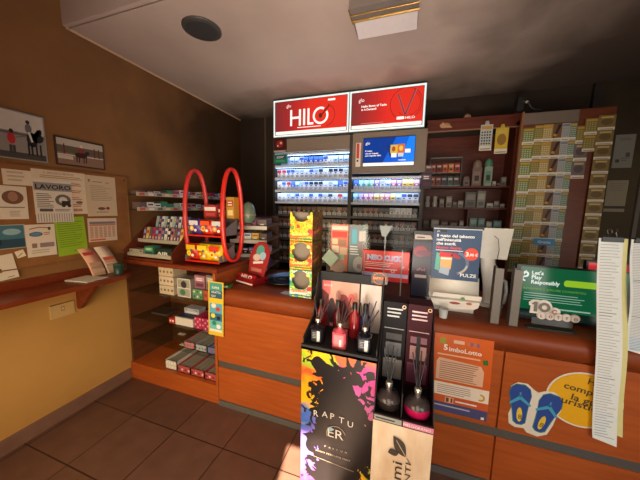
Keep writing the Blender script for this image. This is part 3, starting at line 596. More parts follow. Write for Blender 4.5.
q = MB(fr((0, 0, .0165), (1, 0, 0), (0, 1, 0))); q.ring(0, 0, .10, .104, M((90, 96, 110), .3)); q.txt(-.05, -.02, .035, 'glo', M((110, 116, 130), .3), 2); q.build('print', t, org=(0, 0, 0))
sheet('receipt', 'small white receipt on the counter in front of the coin tray', 'paper', fr((-.86, 1.68, .966), (.9, -.2, 0), (.2, .9, 0)), .10, .06, (200, 196, 200), None)

# ================================================================ STACKED CARTONS TOWER
dsg = [((240, 200, 30), (226, 90, 40), (130, 180, 50)), ((236, 190, 30), (240, 150, 60), (90, 170, 60)), ((40, 160, 180), (120, 200, 60), (240, 210, 40))]
CF = [confetti_mat('carton_print_warm', [(226, 70, 40), (240, 190, 40), (236, 150, 40), (244, 214, 60), (150, 180, 60), (240, 200, 60)]), confetti_mat('carton_print_mixed', [(120, 180, 60), (240, 200, 50), (244, 214, 90), (230, 90, 50), (240, 180, 40), (160, 190, 70)]), confetti_mat('carton_print_cool', [(30, 150, 190), (60, 180, 190), (230, 220, 70), (110, 200, 120), (240, 240, 220), (50, 160, 200)])]
CS = confetti_mat('carton_side_print', [(90, 70, 50), (130, 80, 44), (150, 110, 50), (110, 60, 40), (96, 100, 50), (140, 90, 60)], 12)
for i, (c1, c2, c3) in enumerate(dsg):
    x0, x1, y0, y1 = -.765, -.60, 1.64, 1.86; z0 = .967+i*.2; h = .198; c1, c2, c3 = dsg[2-i]
    t = thing('dispenser_carton', f'colourful dispenser carton with round cutout, {("bottom", "middle", "topmost")[i]} of stack of three', 'carton', ((x0+x1)/2, 1.75, z0), 'sweet dispenser cartons stacked on the counter')
    cu, cv, r = .0825, .125, .068
    if i == 2: cv = .2
    # front face with a round hole: fan of quads between the hole and the outline
    b = MB(front(x0, y0, z0)); W_, N = x1-x0, 32; inn = []; out = []
    for k in range(N):
        a = 2*math.pi*k/N; c_, s_ = math.cos(a), math.sin(a); u, v = cu+r*c_, cv+r*s_; inn.append((u, min(v, h)))
        tt = min([q for q in ((W_-cu)/c_ if c_ > 1e-6 else 9, -cu/c_ if c_ < -1e-6 else 9, (h-cv)/s_ if s_ > 1e-6 else 9, -cv/s_ if s_ < -1e-6 else 9) if q > 0] or [0])
        if s_ > 1e-6 and cv >= h: tt = r
        out.append((cu+tt*c_, min(cv+tt*s_, h)))
    for k in range(N):
        j = (k+1) % N; vm = (out[k][1]+out[j][1])/2; mm = M(c3, .5) if vm > h*.72 and i < 2 else (M(c2, .5) if vm > h*.3 else M(c1, .5))
        b.add([(*inn[k], 0), (*out[k], 0), (*out[j], 0), (*inn[j], 0)], [(0, 1, 2, 3)], CF[2-i])
    for cx, cyy in ((0, 0), (W_, 0), (W_, h), (0, h)):   # corners
        near = sorted(out, key=lambda p: (p[0]-cx)**2+(p[1]-cyy)**2)[:2]; b.add([(*near[0], 0), (cx, cyy, 0), (*near[1], 0)], [(0, 1, 2)], CF[2-i])
    b.build('front', t)
    b = MB(); th = .002; mm = M(c1, .5); side = CS
    b.box((x0, y0, z0), (x1, y1, z0+th), mm).box((x0, y0+.001, z0), (x0+th, y1, z0+h), mm).box((x0, y1-th, z0), (x1, y1, z0+h), M((120, 110, 100)))
    if i < 2: b.box((x0, y0, z0+h-th), (x1, y1, z0+h), M((130, 116, 100)))
    b.build('carton_body', t); MB().box((x1-th, y0+.001, z0), (x1, y1, z0+h), side).build('side', t)
    MB().box((x0+th, y0+.05, z0+th), (x1-th, y0+.054, z0+h-th), M((136, 122, 106), .7)).build('inner_panel', t)
    b = MB(front(x0, y0-.0005, z0)); cols = [M(c, .5) for c in (c1, c2, c3)]
    b.rect(0, .012, W_, .020, M((90, 120, 60)), 2); b.line(.0, .03, W_, .05, .022, M((240, 110, 50) if i else (230, 236, 226)), 3); b.txt(.015, .036, .022, 'Goleador', M((250, 240, 120) if i else (240, 110, 60)), 5, .03, width=.13, rot=.06)
    for u, v, rr, c in ((.02, .155, .018, (240, 220, 40)), (.15, .07, .02, (226, 70, 50)), (.14, .165, .014, (250, 240, 120)), (.018, .09, .016, (90, 170, 60))):
        if v+rr < h: b.ell(u, v, rr, rr*.8, M(c), 4, 10)
    b.build('print', t)
    b = MB(fr((x1+.0005, y0, z0), (0, 1, 0), (0, 0, 1))); b.poly([(0, .03), (.21, .07), (.21, .10), (0, .07)], M((170, 64, 44) if i else (40, 120, 130)), 1); b.txt(.03, .05, .022, 'Goleador', M((214, 180, 90)), 3, .02, width=.12, rot=.15); b.build('side_print', t)

# ================================================================ FLOOR STAND A (RAPTURE)
def splash_mat():
    """printed board: glossy black with ragged paint splashes along its edges"""
    m = bpy.data.materials.new('printed_paint_splashes'); m.use_nodes = True; n = m.node_tree; p = n.nodes['Principled BSDF']
    tc = n.nodes.new('ShaderNodeTexCoord'); sp = n.nodes.new('ShaderNodeSeparateXYZ'); n.links.new(tc.outputs['Object'], sp.inputs[0])
    def ma(op, a, b=None, c=None, cl=False):
        k = n.nodes.new('ShaderNodeMath'); k.operation = op; k.use_clamp = cl
        for i_, v in enumerate((a, b, c)):
            if v is None: continue
            if isinstance(v, (int, float)): k.inputs[i_].default_value = v
            else: n.links.new(v, k.inputs[i_])
        return k.outputs[0]
    def nz(sc_, det, dist):
        k = n.nodes.new('ShaderNodeTexNoise'); k.inputs['Scale'].default_value = sc_; k.inputs['Detail'].default_value = det; k.inputs['Distortion'].default_value = dist; n.links.new(tc.outputs['Object'], k.inputs['Vector']); return k.outputs['Fac']
    x = ma('ADD', sp.outputs[0], .195); z = sp.outputs[2]; N1 = nz(13, 9, 1.6); N2 = nz(9, 3, .5)
    A1 = ma('MULTIPLY_ADD', x, -11, .95); A2 = ma('MULTIPLY_ADD', z, 8, -6.25)
    A3 = ma('MINIMUM', ma('MULTIPLY_ADD', x, 10, -3.1), ma('MAXIMUM', ma('MULTIPLY_ADD', z, 8, -4.6), ma('MULTIPLY_ADD', z, -8, 2.2)))
    f = ma('ADD', ma('MAXIMUM', ma('MAXIMUM', A1, A2), A3), ma('MULTIPLY_ADD', N1, 4.2, -2.45))
    mask = ma('GREATER_THAN', f, 0)
    def ramp(fac, els):
        c = n.nodes.new('ShaderNodeValToRGB'); c.color_ramp.interpolation = 'LINEAR'
        while len(c.color_ramp.elements) < len(els): c.color_ramp.elements.new(.5)
        for e, (ps, co) in zip(c.color_ramp.elements, els): e.position = ps; e.color = (*lin(co), 1)
        n.links.new(fac, c.inputs[0]); return c.outputs[0]
    zz_ = ma('ADD', ma('MULTIPLY', z, 1.16), ma('MULTIPLY_ADD', N2, .36, -.18), cl=True)
    Lc = ramp(zz_, [(0, (206, 36, 60)), (.14, (190, 60, 140)), (.22, (150, 100, 210)), (.45, (130, 110, 220)), (.55, (50, 110, 200)), (.62, (236, 180, 20)), (.78, (240, 160, 20)), (.86, (232, 70, 40)), (.93, (130, 180, 50)), (1, (240, 190, 30))])
    Rc = ramp(zz_, [(0, (226, 120, 20)), (.25, (236, 170, 30)), (.34, (110, 180, 50)), (.45, (200, 150, 90)), (.62, (190, 110, 120)), (.75, (200, 90, 170)), (.9, (226, 60, 150)), (1, (236, 110, 60))])
    side = ma('GREATER_THAN', ma('ADD', x, ma('MULTIPLY_ADD', N2, .2, -.1)), .20)
    m1 = n.nodes.new('ShaderNodeMix'); m1.data_type = 'RGBA'; n.links.new(side, m1.inputs[0]); n.links.new(Lc, m1.inputs[6]); n.links.new(Rc, m1.inputs[7])
    m2 = n.nodes.new('ShaderNodeMix'); m2.data_type = 'RGBA'; n.links.new(mask, m2.inputs[0]); m2.inputs[6].default_value = (*lin((26, 22, 24)), 1); n.links.new(m1.outputs[2], m2.inputs[7])
    n.links.new(m2.outputs[2], p.inputs['Base Color']); p.inputs['Roughness'].default_value = .3
    return m
t = thing('perfume_stand', 'tall black cardboard perfume stand with colourful paint splashes on its front', 'display stand', (-.295, 1.35, 0))
xa0, xa1, ya = -.487, -.100, 1.20
MB().box((xa0, ya, 0), (xa1, 1.50, .862), M((22, 20, 22), .22)).build('column', t)
MB().box((xa0+.0005, ya-.002, .001), (xa1-.0005, ya-.0002, .861), splash_mat()).build('printed_front', t)
q = MB(front(xa0, ya-.0025, 0)); W_, H_ = xa1-xa0, .862
WT = M((226, 220, 214), .3); GT = M((180, 160, 140), .3)
for k, ch in enumerate('RAPTU'): q.txt(.075+k*.046, .500+.010*math.sin(k), .034, ch, WT, 7, .0)
q.txt(.155, .405, .052, 'ER', WT, 7, .0, width=.085); q.ell(.17, .45, .012, .012, M((150, 190, 210)), 8); q.ring(.20, .42, .05, .053, GT, 6, 20, 200)
for k, ch in enumerate('PARFUM'): q.txt(.14+k*.022, .335, .011, ch, GT, 7)
q.txt(.09, .295, .010, 'BODY PERFUME MIST', GT, 7, width=.19); q.line(.07, .26, .3, .245, .002, GT, 7)
q.txt(.14, .03, .03, 'U', WT, 8)
q.build('front_print', t)
b = MB(); b.box((xa0-.003, ya-.004, .862), (xa1+.003, 1.50, .875), BLACKM); b.box((xa0-.003, ya-.004, .862), (xa1+.003, ya+.012, .888), BLACKM); b.build('tray', t)
for x, s_ in ((xa0, 0), (xa1-.006, 1)):
    MB(fr((x, 0, 0), (0, 1, 0), (0, 0, 1))).prism([(ya+.012, .876), (1.50, .876), (1.50, 1.215), (1.44, 1.215), (1.36, .98), (ya+.012, .92)], .006, BLACKM).build('side_wing', t)
bb_ = MB().box((xa0+.002, 1.48, .876), (xa1-.002, 1.497, 1.215), BLACKM).build('backboard', t)
q = MB(front(xa0, 1.4795, .876)); q.rect(.018, .0, .245, .285, M((214, 150, 130), .4)); q.rect(.255, .0, .372, .285, M((206, 186, 174), .4)); q.rect(.018, .20, .07, .285, M((214, 100, 96)), 2)
q.poly([(.018, .0), (.07, .0), (.06, .2), (.018, .23)], M((120, 44, 44)), 3); q.ell(.15, .12, .05, .09, M((150, 60, 60)), 3); q.ell(.15, .10, .03, .07, M((90, 20, 30)), 4); q.ell(.08, .10, .025, .08, M((60, 34, 40)), 4); q.ell(.31, .10, .03, .08, M((170, 150, 150)), 3)
q.ell(.20, .19, .02, .03, M((210, 90, 80)), 4); q.ell(.12, .20, .016, .03, M((176, 120, 110)), 4); q.txt(.03, .25, .014, 'BODY', WHITE, 5)
q.build('backboard_print', bb_)
lt = MB(front(-.175, 1.478, 1.175)).prism([(0, 0), (.09, 0), (.09, .055), (.075, .068), (.015, .068), (0, .055)], .006, BLACK).build('logo_tab', t)
q = MB(front(-.175, 1.4715, 1.175)); q.ring(.045, .032, .031, .036, M((206, 100, 50)), 1); q.rect(.006, .022, .084, .044, M((150, 60, 34)), 2); q.txt(.010, .026, .015, 'RAPTURE', M((236, 160, 90)), 3, .02, width=.07); q.build('logo', lt)
def diffuser(x, y, z, bc, lc, label, fluid=None, hang=True):
    t = thing('reed_diffuser', label, 'reed diffuser', (x, y, z))
    b = MB(); w_ = .036
    b.M = fr((x-w_, y-w_*.8, z), (1, 0, 0), (0, 1, 0)); b.prism([(.008, 0), (2*w_-.008, 0), (2*w_, .008), (2*w_, 2*w_*.8-.008), (2*w_-.008, 2*w_*.8), (.008, 2*w_*.8), (0, 2*w_*.8-.008), (0, .008)], .085, M(bc, .12))
    b.M = Matrix(); b.lathe((x, y, z+.085), [(.03, 0), (.024, .008), (.013, .014), (.012, .03)], M(bc, .12), 16); bo = b.build('bottle', t)
    MB().lathe((x, y, z+.113), [(.016, 0), (.017, .012), (.014, .018)], M((190, 176, 160), .2, .8), 16).build('collar', t)
    q = MB(front(x-w_, y-w_*.8-.001, z)); q.rect(.010, .012, 2*w_-.010, .075, M(lc, .4)); q.rect(.040, .014, .056, .072, M((226, 220, 210), .2), 2) if sum(bc) < 200 else q.rect(.040, .014, .052, .05, M((250, 220, 214), .2), 2)
    q.lines(.016, .03, .038, .065, 4, M((150, 140, 140)), 3); q.build('label_print', bo)
    rnd = random.Random(int(x*1000))
    for k, (dx, dy, l) in enumerate(((.05, .03, .17), (-.035, .02, .15), (.085, .0, .14), (.01, .06, .15))):
        d = Vector((dx, dy, .17)).normalized(); p = Vector((x, y, z+.10)); MB().tube([p, p+d*l], .0032, M((40, 20, 20), .5)).build('reed', t)
diffuser(-.425, 1.275, .876, (26, 24, 30), (40, 40, 46), 'black reed diffuser, left of three on the black perfume stand')
diffuser(-.300, 1.265, .876, (206, 84, 96), (226, 120, 126), 'pink reed diffuser in the middle of the black perfume stand')
diffuser(-.170, 1.265, .876, (22, 22, 30), (30, 30, 40), 'black reed diffuser, right of three on the black perfume stand')
for k, (x, c, lb) in enumerate(((-.45, (120, 20, 24), 'dark red tall perfume bottle at the left back of the black stand'), (-.345, (90, 16, 24), 'wine red tall perfume bottle behind the pink diffuser'), (-.25, (150, 30, 34), 'bright red tall perfume bottle right of the wine red one'), (-.19, (30, 40, 80), 'dark blue tall perfume bottle behind the right black diffuser'))):
    t = thing('perfume_bottle', lb, 'bottle', (x, 1.40, .876)); MB().lathe((x, 1.40, .876), [(.028, 0), (.03, .01), (.03, .12), (.012, .145), (.011, .16)], M(c, .15), 18).build('bottle_body', t); MB().lathe((x, 1.40, 1.036), [(.014, 0), (.014, .035), (.010, .04)], BLACK, 14).build('cap', t)

# ================================================================ FLOOR STAND B (pale wood front)
t = thing('fragrance_stand', 'narrow fragrance stand with pale marbled front and leaf emblem', 'display stand', (.03, 1.3, 0))
xb0, xb1, yb = -.094, .157, 1.10
PALE = noise_mat('pale_marbled_board', (240, 222, 198), (214, 180, 146), (8, 1, 3), 1.5, .35, 3, .4)
MB().box((xb0, yb, 0), (xb1, 1.50, .655), PALE).build('column', t)
DB = M((30, 20, 23), .5, 0, 0, .06, .25)
b = MB(); b.box((xb0, yb-.002, .655), (xb1, 1.50, .668), DB); b.box((xb0, yb-.003, .655), (xb1, yb+.008, .69), DB); b.box((xb0, 1.49, .668), (xb1, 1.50, 1.10), DB); b.build('tray', t)
MB().box((.022, yb+.01, .668), (.027, 1.48, .80), DB).build('divider', t)
for x in (xb0, xb1-.004): MB(fr((x, 0, 0), (0, 1, 0), (0, 0, 1))).prism([(yb, .668), (1.49, .668), (1.49, 1.10), (1.40, 1.10), (yb, .70)], .004, DB).build('side_wing', t)
q = MB(front(xb0, yb-.0035, 0)); q.rect(.004, .66, .122, .684, M((150, 150, 140))); q.rect(.128, .66, .251, .684, M((206, 120, 150)))
q.lines(.01, .664, .11, .68, 1, DGREY, 2); q.txt(.13, .665, .012, 'MELOGRANO', WHITE, 2, width=.11)
DI = M((70, 60, 52), .5)
def leaf(cu, cv, L_, wd, ang, L):
    pts = []
    for k in range(13): s_ = k/12; pts.append((L_*s_, wd*math.sin(math.pi*s_**.8)))
    for k in range(12, -1, -1): s_ = k/12; pts.append((L_*s_, -wd*math.sin(math.pi*s_**1.2)))
    c, s2 = math.cos(ang), math.sin(ang); q.poly([(cu+u*c-v*s2, cv+u*s2+v*c) for u, v in pts[:-1]], DI, L)
leaf(.150, .515, .105, .026, R(124), 2); leaf(.118, .53, .05, .018, R(200), 2); q.line(.152, .512, .105, .585, .0025, M((214, 190, 160)), 3); q.line(.15, .515, .168, .49, .003, DI, 2)
q.txt(.135, .19, .045, 'Parfumi', DI, 3, .0, rot=R(90), width=.29); q.txt(.172, .24, .024, 'TALENTI', DI, 3, .0, rot=R(90), width=.25)
q.build('front_print', t)
for i, (x0, nm, c, c2) in enumerate(((-.092, 'black carton with silver lettering at the left back of the fragrance stand', (24, 20, 22), (110, 106, 100)), (.032, 'wine red carton with silver lettering at the right back of the fragrance stand', (60, 18, 26), (150, 100, 96)))):
    t = thing('fragrance_carton', nm, 'carton', (x0+.06, 1.43, .668))
    MB().box((x0, 1.375, .669), (x0+.118, 1.487, 1.115), M(c, .6, 0, 0, .06, .15)).build('box', t)
    q = MB(front(x0, 1.3745, .669)); q.lines(.02, .36, .098, .42, 3, M(c2, .3), 1, ragged=.2); q.ring(.104, .425, .006, .010, M((200, 150, 70), .3)); q.rect(.01, .30, .108, .305, M(c2, .3)); q.rect(.02, .24, .1, .275, M((60, 56, 54), .6) if i == 0 else M((130, 80, 96), .6), 1); q.rect(.02, .15, .1, .225, M(c2, .3) if i else M((60, 56, 60), .3), 1); q.rect(.05, .10, .07, .28, M((20, 14, 18)), 2) if i else q.lines(.02, .11, .1, .14, 2, M((160, 156, 150)), 2)
    q.rect(.01, .02, .108, .13, M((130, 122, 120) if i == 0 else (110, 50, 74), .5), 1); q.build('print', t)
for i, (x, c, lb) in enumerate(((-.036, (44, 36, 36), 'round smoky black diffuser low in the fragrance stand'), (.092, (196, 24, 84), 'round magenta diffuser low in the fragrance stand'))):
    y = 1.19; t = thing('round_diffuser', lb, 'reed diffuser', (x, y, .669))
    MB().lathe((x, y, .669), [(.04, 0), (.056, .006), (.059, .022), (.057, .044)], M(c, .15), 28).build('liquid_bowl', t)
    MB().lathe((x, y, .712), [(.057, 0), (.053, .016), (.036, .030), (.014, .036), (.013, .062)], M((70, 60, 60), .1), 28).build('shoulder', t)
    MB().lathe((x, y, .772), [(.016, 0), (.017, .018), (.012, .022)], M((200, 190, 176), .2, .8), 16).build('collar', t)
    for dx, dy in ((.03, .03), (-.02, .05), (.01, .07), (-.035, .02)):
        d = Vector((dx, dy, .2)).normalized(); p = Vector((x, y, .76)); MB().tube([p, p+d*.19], .003, BLACK).build('reed', t)

# ================================================================ THINGS ON THE COUNTER, MIDDLE
t = thing('leaflet_holder', 'clear tabletop holder with two picture leaflets behind the black stand', 'leaflet holder', (-.38, 1.78, .965))
b = MB(); b.box((-.53, 1.772, .966), (-.25, 1.776, 1.49), ACR); b.box((-.53, 1.70, .966), (-.25, 1.80, .972), ACR); b.box((-.53, 1.74, .972), (-.25, 1.744, 1.14), ACR); b.build('acrylic', t)
MB().box((-.545, 1.80, .966), (-.235, 1.815, 1.42), M((44, 38, 36), .5)).build('dark_back', t)
def P_l1(b):
    b.rect(0, 0, .125, .33, M((206, 110, 84))); b.rect(.005, .29, .12, .32, M((232, 196, 176)), 2); b.rect(.01, .24, .115, .28, M((200, 60, 44)), 2); b.rect(.01, .19, .05, .23, M((230, 190, 150)), 2); b.rect(.055, .18, .11, .225, M((160, 110, 84)), 2)
    b.rect(.01, .13, .06, .18, M((220, 206, 180)), 3); b.rect(.065, .12, .12, .17, M((214, 180, 150)), 3); b.rect(.04, .08, .10, .12, M((150, 176, 150)), 3); b.ell(.06, .03, .05, .045, M((160, 136, 124)), 4); b.txt(.01, .295, .012, 'GRATTA', WHITE, 5)
def P_l2(b):
    b.rect(0, 0, .125, .33, M((120, 130, 130))); b.rect(.02, .20, .055, .30, M((90, 160, 176)), 2); b.rect(.07, .22, .115, .29, M((196, 184, 176)), 2); b.ell(.09, .18, .03, .04, M((140, 124, 124)), 3)
    b.lines(.01, .12, .08, .19, 4, M((220, 220, 214)), 3); b.ell(.075, .06, .042, .055, M((176, 172, 166)), 3); b.rect(.062, .03, .088, .06, M((140, 124, 120)), 4)
sheet('picture_leaflet', 'orange-red collage leaflet, left in the clear holder', 'leaflet', front(-.505, 1.768, 1.155), .125, .33, (220, 200, 180), P_l1)
sheet('picture_leaflet', 'grey-green portrait leaflet, right in the clear holder', 'leaflet', front(-.375, 1.768, 1.155), .125, .33, (220, 214, 200), P_l2)
o = MB(fr((-.56, 1.735, 1.24), (.8, -.1, -.6), (.6, 0, .8))).prism([(0, 0), (.09, 0), (.09, .09), (0, .09)], .002, M((170, 190, 170))).build('card'); tag(o, 'small pale green card tilted beside the collage leaflet', 'card')
# acrylic sign holder with the red sign
t = thing('sign_holder', 'clear acrylic sign stand behind the perfume stands', 'sign holder', (-.11, 1.8, .965))
b = MB(); b.box((-.28, 1.762, .966), (.04, 1.766, 1.50), ACR); b.box((-.28, 1.70, .966), (.04, 1.82, .972), ACR); b.build('acrylic', t)
for x, zt in ((-.133, 1.50), (-.265, 1.30), (-.02, 1.34)): MB().box((x, 1.748, .966), (x+.006, 1.753, zt), M((160, 164, 160), .4)).build('acrylic_edge_glare', t)  # opaque pale strips painting the upright glare on the acrylic
MB(front(-.17, 1.74, 1.42)).prism([(0, .07), (.02, .0), (.045, .0), (.085, .07)], .004, M((130, 134, 130), .4)).build('clip', t)
def P_red(b):
    Wt = M((244, 226, 226), .3); b.rect(0, 0, .30, .20, M((220, 44, 40), .3)); b.rect(0, .03, .30, .055, M((206, 190, 226)), 2)
    b.txt(.03, .142, .030, 'NEO', M((150, 180, 236)), 4, .03, width=.10); b.txt(.145, .142, .030, 'CLICK', M((150, 180, 236)), 4, .03, width=.11)
    b.txt(.031, .1415, .032, 'NEO', Wt, 3, .06, width=.102); b.txt(.145, .1415, .032, 'CLICK', Wt, 3, .06, width=.112)
    b.lines(.02, .095, .21, .13, 3, Wt, 2, .3, .15); b.lines(.02, .075, .25, .09, 1, Wt, 2, .4, .1); b.rect(.255, .10, .275, .106, Wt, 3); b.rect(.262, .093, .268, .113, Wt, 3); b.txt(.19, .062, .02, 'CI', Wt, 3, .02)
sheet('red_sign', 'red promotional card with white lettering in the clear stand', 'sign', fr((-.275, 1.758, 1.118), (1, 0, 0), (0, 0, 1)), .305, .205, (200, 40, 36), P_red)
t = thing('device_display', 'upright black device box with a red glow picture', 'box', (.105, 1.8, .965))
MB().box((.045, 1.752, .966), (.165, 1.83, 1.465), M((26, 26, 32), .25)).build('box', t)
q = MB(front(.045, 1.7515, .966)); q.rect(.004, .08, .116, .43, M((44, 44, 62), .3)); q.poly([(.008, .445), (.112, .45), (.10, .475), (.008, .478)], M((186, 170, 160)), 2); q.lines(.02, .452, .08, .468, 1, M((60, 50, 50)), 3)
q.ell(.045, .37, .04, .035, M((150, 30, 50), .3), 2); q.ell(.07, .36, .05, .018, M((96, 30, 60), .3), 3); q.rect(.02, .23, .09, .28, M((70, 30, 54), .3), 3); q.rect(.02, .20, .09, .22, M((200, 180, 180), .3), 3); q.txt(.03, .245, .02, 'ePod', M((190, 160, 180)), 4, .0, width=.05); q.build('print', t)
# blue poster in dispenser
t = thing('poster_dispenser', 'white plastic dispenser with curved lower lip behind the blue poster', 'dispenser', (.29, 1.8, .965))
b = MB(); n = 10; vs = []; fs = []
for i in range(n+1):
    a = R(-90+90*i/n*1.6); yy = 1.735+.05*math.cos(a)*-1; zz = 1.085-.035*math.sin(a)*-1
sec = [(1.75, 1.19), (1.742, 1.14), (1.725, 1.10), (1.70, 1.075), (1.68, 1.065)]
for (y, z) in sec: vs += [(.155, y, z), (.43, y, z), (.155, y+.006, z+.004), (.43, y+.006, z+.004)]
for i in range(len(sec)-1):
    a, c = 4*i, 4*i+4; fs += [(a, c, c+1, a+1), (a+2, a+3, c+3, c+2), (a, a+2, c+2, c), (a+1, c+1, c+3, a+3)]
b.add(vs, fs, M((226, 218, 206), .3), True); b.build('upper_lip', t)
pts = [(.17, 1.01), (.185, 1.00), (.22, .985), (.30, .975), (.40, .985), (.425, 1.0), (.44, 1.07), (.18, 1.07), (.165, 1.03)]
MB(front(0, 1.70, .03)).prism(pts, .006, M((222, 212, 198), .35)).build('lower_lip', t)
q = MB(front(0, 1.6935, .03)); q.lines(.19, 1.035, .40, 1.05, 1, M((170, 150, 140)), 1); q.ell(.30, 1.015, .03, .008, M((150, 60, 50))); q.ell(.34, 1.045, .012, .012, M((70, 140, 70)), 2); q.ell(.375, 1.02, .016, .008, M((190, 90, 80)), 2); q.build('print', t)
b = MB(); b.box((.16, 1.77, .966), (.42, 1.80, 1.20), M((214, 206, 196), .4)); b.box((.165, 1.70, .966), (.185, 1.79, 1.04), M((214, 206, 196), .4)); b.build('body', t)
def P_pulze(b):
    W_, H_ = .262, .31; Wt = M((236, 236, 236), .4); b.rect(0, 0, W_, H_, M((34, 66, 104), .35)); b.rect(.012, .292, .075, .304, M((20, 24, 34)), 2); b.txt(.02, .293, .010, 'glo', Wt, 3)
    b.txt(.02, .262, .0175, 'Il gusto del tabacco', Wt, 3, .03, width=.205); b.txt(.02, .238, .0175, "nell'intensit\u00e0", Wt, 3, .03, width=.135); b.txt(.02, .214, .0175, 'che scegli.', Wt, 3, .03, width=.11)
    b.txt(.02, .190, .0165, 'Nuovo design', M((224, 70, 80)), 3, .03, width=.14); b.rect(.02, .178, .17, .182, Wt, 2)
    b.ring(.135, .105, .055, .072, M((96, 110, 140)), 2, -80, 80); b.ring(.135, .105, .058, .068, M((190, 176, 150)), 3, -70, -10); b.poly([(.02, .06), (.045, .05), (.05, .16), (.025, .165)], M((100, 180, 160)), 3)
    b.poly([(.04, .14), (.115, .14), (.115, .165), (.045, .172)], M((214, 50, 60)), 4); b.poly([(.048, .07), (.11, .065), (.115, .14), (.05, .14)], M((226, 176, 110)), 5); b.rect(.05, .125, .11, .135, Wt, 6)
    b.poly([(.045, .04), (.10, .025), (.105, .07), (.05, .08)], M((170, 180, 196)), 6); b.poly([(.10, .15), (.15, .13), (.16, .14), (.13, .17)], M((176, 40, 60)), 4)
    b.ell(.215, .165, .038, .038, M((226, 70, 40)), 4); b.txt(.185, .152, .026, '3', Wt, 6, .04); b.txt(.203, .155, .016, ',00 \u20ac', Wt, 6, .03, width=.045)
    b.txt(.165, .025, .02, 'PULZE', Wt, 4, .02, width=.085)
sheet('blue_poster', 'dark blue tobacco poster with a round orange price spot', 'poster', front(.158, 1.742, 1.175), .262, .315, (220, 222, 226), P_pulze, .0, .003)
o = MB().box((.15, 1.748, 1.485), (.43, 1.756, 1.505), M((30, 26, 26))).build('clamp_bar'); tag(o, 'dark clamp bar along the top of the blue poster', 'clamp')
for k, x in enumerate((.235, .20)):
    if k: continue
    t = thing('plastic_cup', 'little clear cup with coins below the white dispenser', 'cup', (x, 1.645, .966)); MB().lathe((x, 1.645, .966), [(.022, 0), (.026, .055), (.024, .055), (.020, .004)], M((196, 196, 190), .2), 16).build('body', t); MB().lathe((x, 1.645, .972), [(.018, 0), (.018, .02)], M((150, 140, 130), .4), 12).build('contents', t)
# white terminal monitor seen from behind
t = thing('terminal_screen', 'white point of sale screen on a stand seen from the back', 'monitor', (.56, 2.0, .965))
Wp = M((226, 220, 208), .4)
MB(fr((.455, 1.98, 1.285), (.98, .05, 0), (0, .22, 1))).prism([(.0, .0), (.17, -.005), (.205, .20), (.0, .20)], .03, Wp).build('screen_shell', t)
MB(fr((.46, 2.01, 1.29), (.98, .05, 0), (0, .22, 1))).prism([(.03, .03), (.15, .03), (.165, .17), (.03, .17)], .035, Wp).build('rear_hump', t)
b = MB(); b.tube([(.52, 1.99, 1.32), (.53, 1.97, 1.22), (.55, 1.96, 1.10), (.56, 1.97, .99)], .03, Wp, 10, flat=((1, 0, 0), .045)); b.build('neck', t)
MB().lathe((.555, 2.0, .967), [(.09, 0), (.09, .012), (.03, .03)], M((200, 196, 186), .4), 24).build('foot', t)
MB().tube([(.54, 1.955, 1.44), (.565, 1.955, 1.42), (.575, 1.95, 1.35), (.568, 1.95, 1.27), (.56, 1.93, 1.15), (.555, 1.93, 1.02)], .0018, BLACKM).build('cable', t)
MB().box((.44, 1.93, 1.18), (.458, 1.96, 1.30), BLACK).build('side_reader', t)
# grey upright panels
for i, x in enumerate((.482, .572)):
    t = thing('upright_holder', ('left', 'right')[i]+' upright grey panel of the pair beside the green screen', 'stand', (x+.02, 1.7, .966))
    MB().box((x, 1.655, .966), (x+.040, 1.664, 1.285), M((120, 112, 104), .4)).build('front_edge', t)
    MB().box((x+.001, 1.665, .966), (x+.012, 1.70, 1.292), M((84, 78, 74), .35)).build('side_plate', t)
t = thing('desk_phone', 'grey curved handset between the grey upright panels', 'phone', (.548, 1.80, .966))
MB().tube([(.545, 1.76, 1.20), (.568, 1.76, 1.19), (.576, 1.76, 1.13), (.570, 1.76, 1.06), (.545, 1.76, 1.035)], .010, M((130, 126, 122), .4), 8).build('handset', t)
MB().box((.525, 1.775, .966), (.568, 1.85, 1.21), M((40, 38, 38), .5)).build('cradle', t)
# green screen
t = thing('lottery_screen', 'wide screen showing a green Let\'s Play Responsibly message', 'screen', (.85, 1.84, .965))
sc0 = (.655, 1.80, .985); Sx = fr(sc0, (1, -.02, 0), (0, .05, 1))
MB(Sx).prism([(-.02, -.016), (.50, -.016), (.50, .305), (-.02, .305)], -.03, M((22, 22, 24), .3)).build('bezel', t)
q = MB(Sx @ Matrix.Translation((0, 0, .0))); G = M((16, 92, 58), .2, 0, .75); Wt = M((226, 238, 230), .3, 0, .75); Ly = M((150, 196, 40), .3, 0, .8)
q.rect(0, .0, .48, .295, G, 1); q.rect(0, .0, .48, .045, M((14, 40, 34), .2, 0, .5), 2); q.txt(.055, .252, .022, "Let's", Wt, 3, .03); q.txt(.055, .226, .022, 'Play', Wt, 3, .03); q.txt(.055, .198, .022, 'Responsibly', Wt, 3, .03, width=.135)
q.ring(.024, .25, .008, .018, Wt, 3, -100, 150); q.ring(.024, .225, .008, .016, Wt, 3, 60, 280); q.poly([(.012, .262), (.03, .275), (.02, .245)], Wt, 3)
q.txt(.02, .163, .012, 'INFORMARSI \u00c8 GIOCARE CONSAPEVOLI', M((110, 170, 50), .3, 0, .75), 3, .0, width=.29); q.lines(.025, .095, .32, .15, 4, M((170, 210, 190), .3, 0, .6), 3, .25, .2); q.rect(0, .10, .012, .14, Wt, 3); q.lines(.15, .05, .34, .08, 1, M((170, 210, 190), .3, 0, .6), 3, .25)
q.prism; pts = [(.22+.012*math.cos(R(a)), .215+.018*math.sin(R(a))) for a in range(90, 271, 20)] + [(.47, .197), (.47, .233)]; q.poly(pts, Ly, 3)
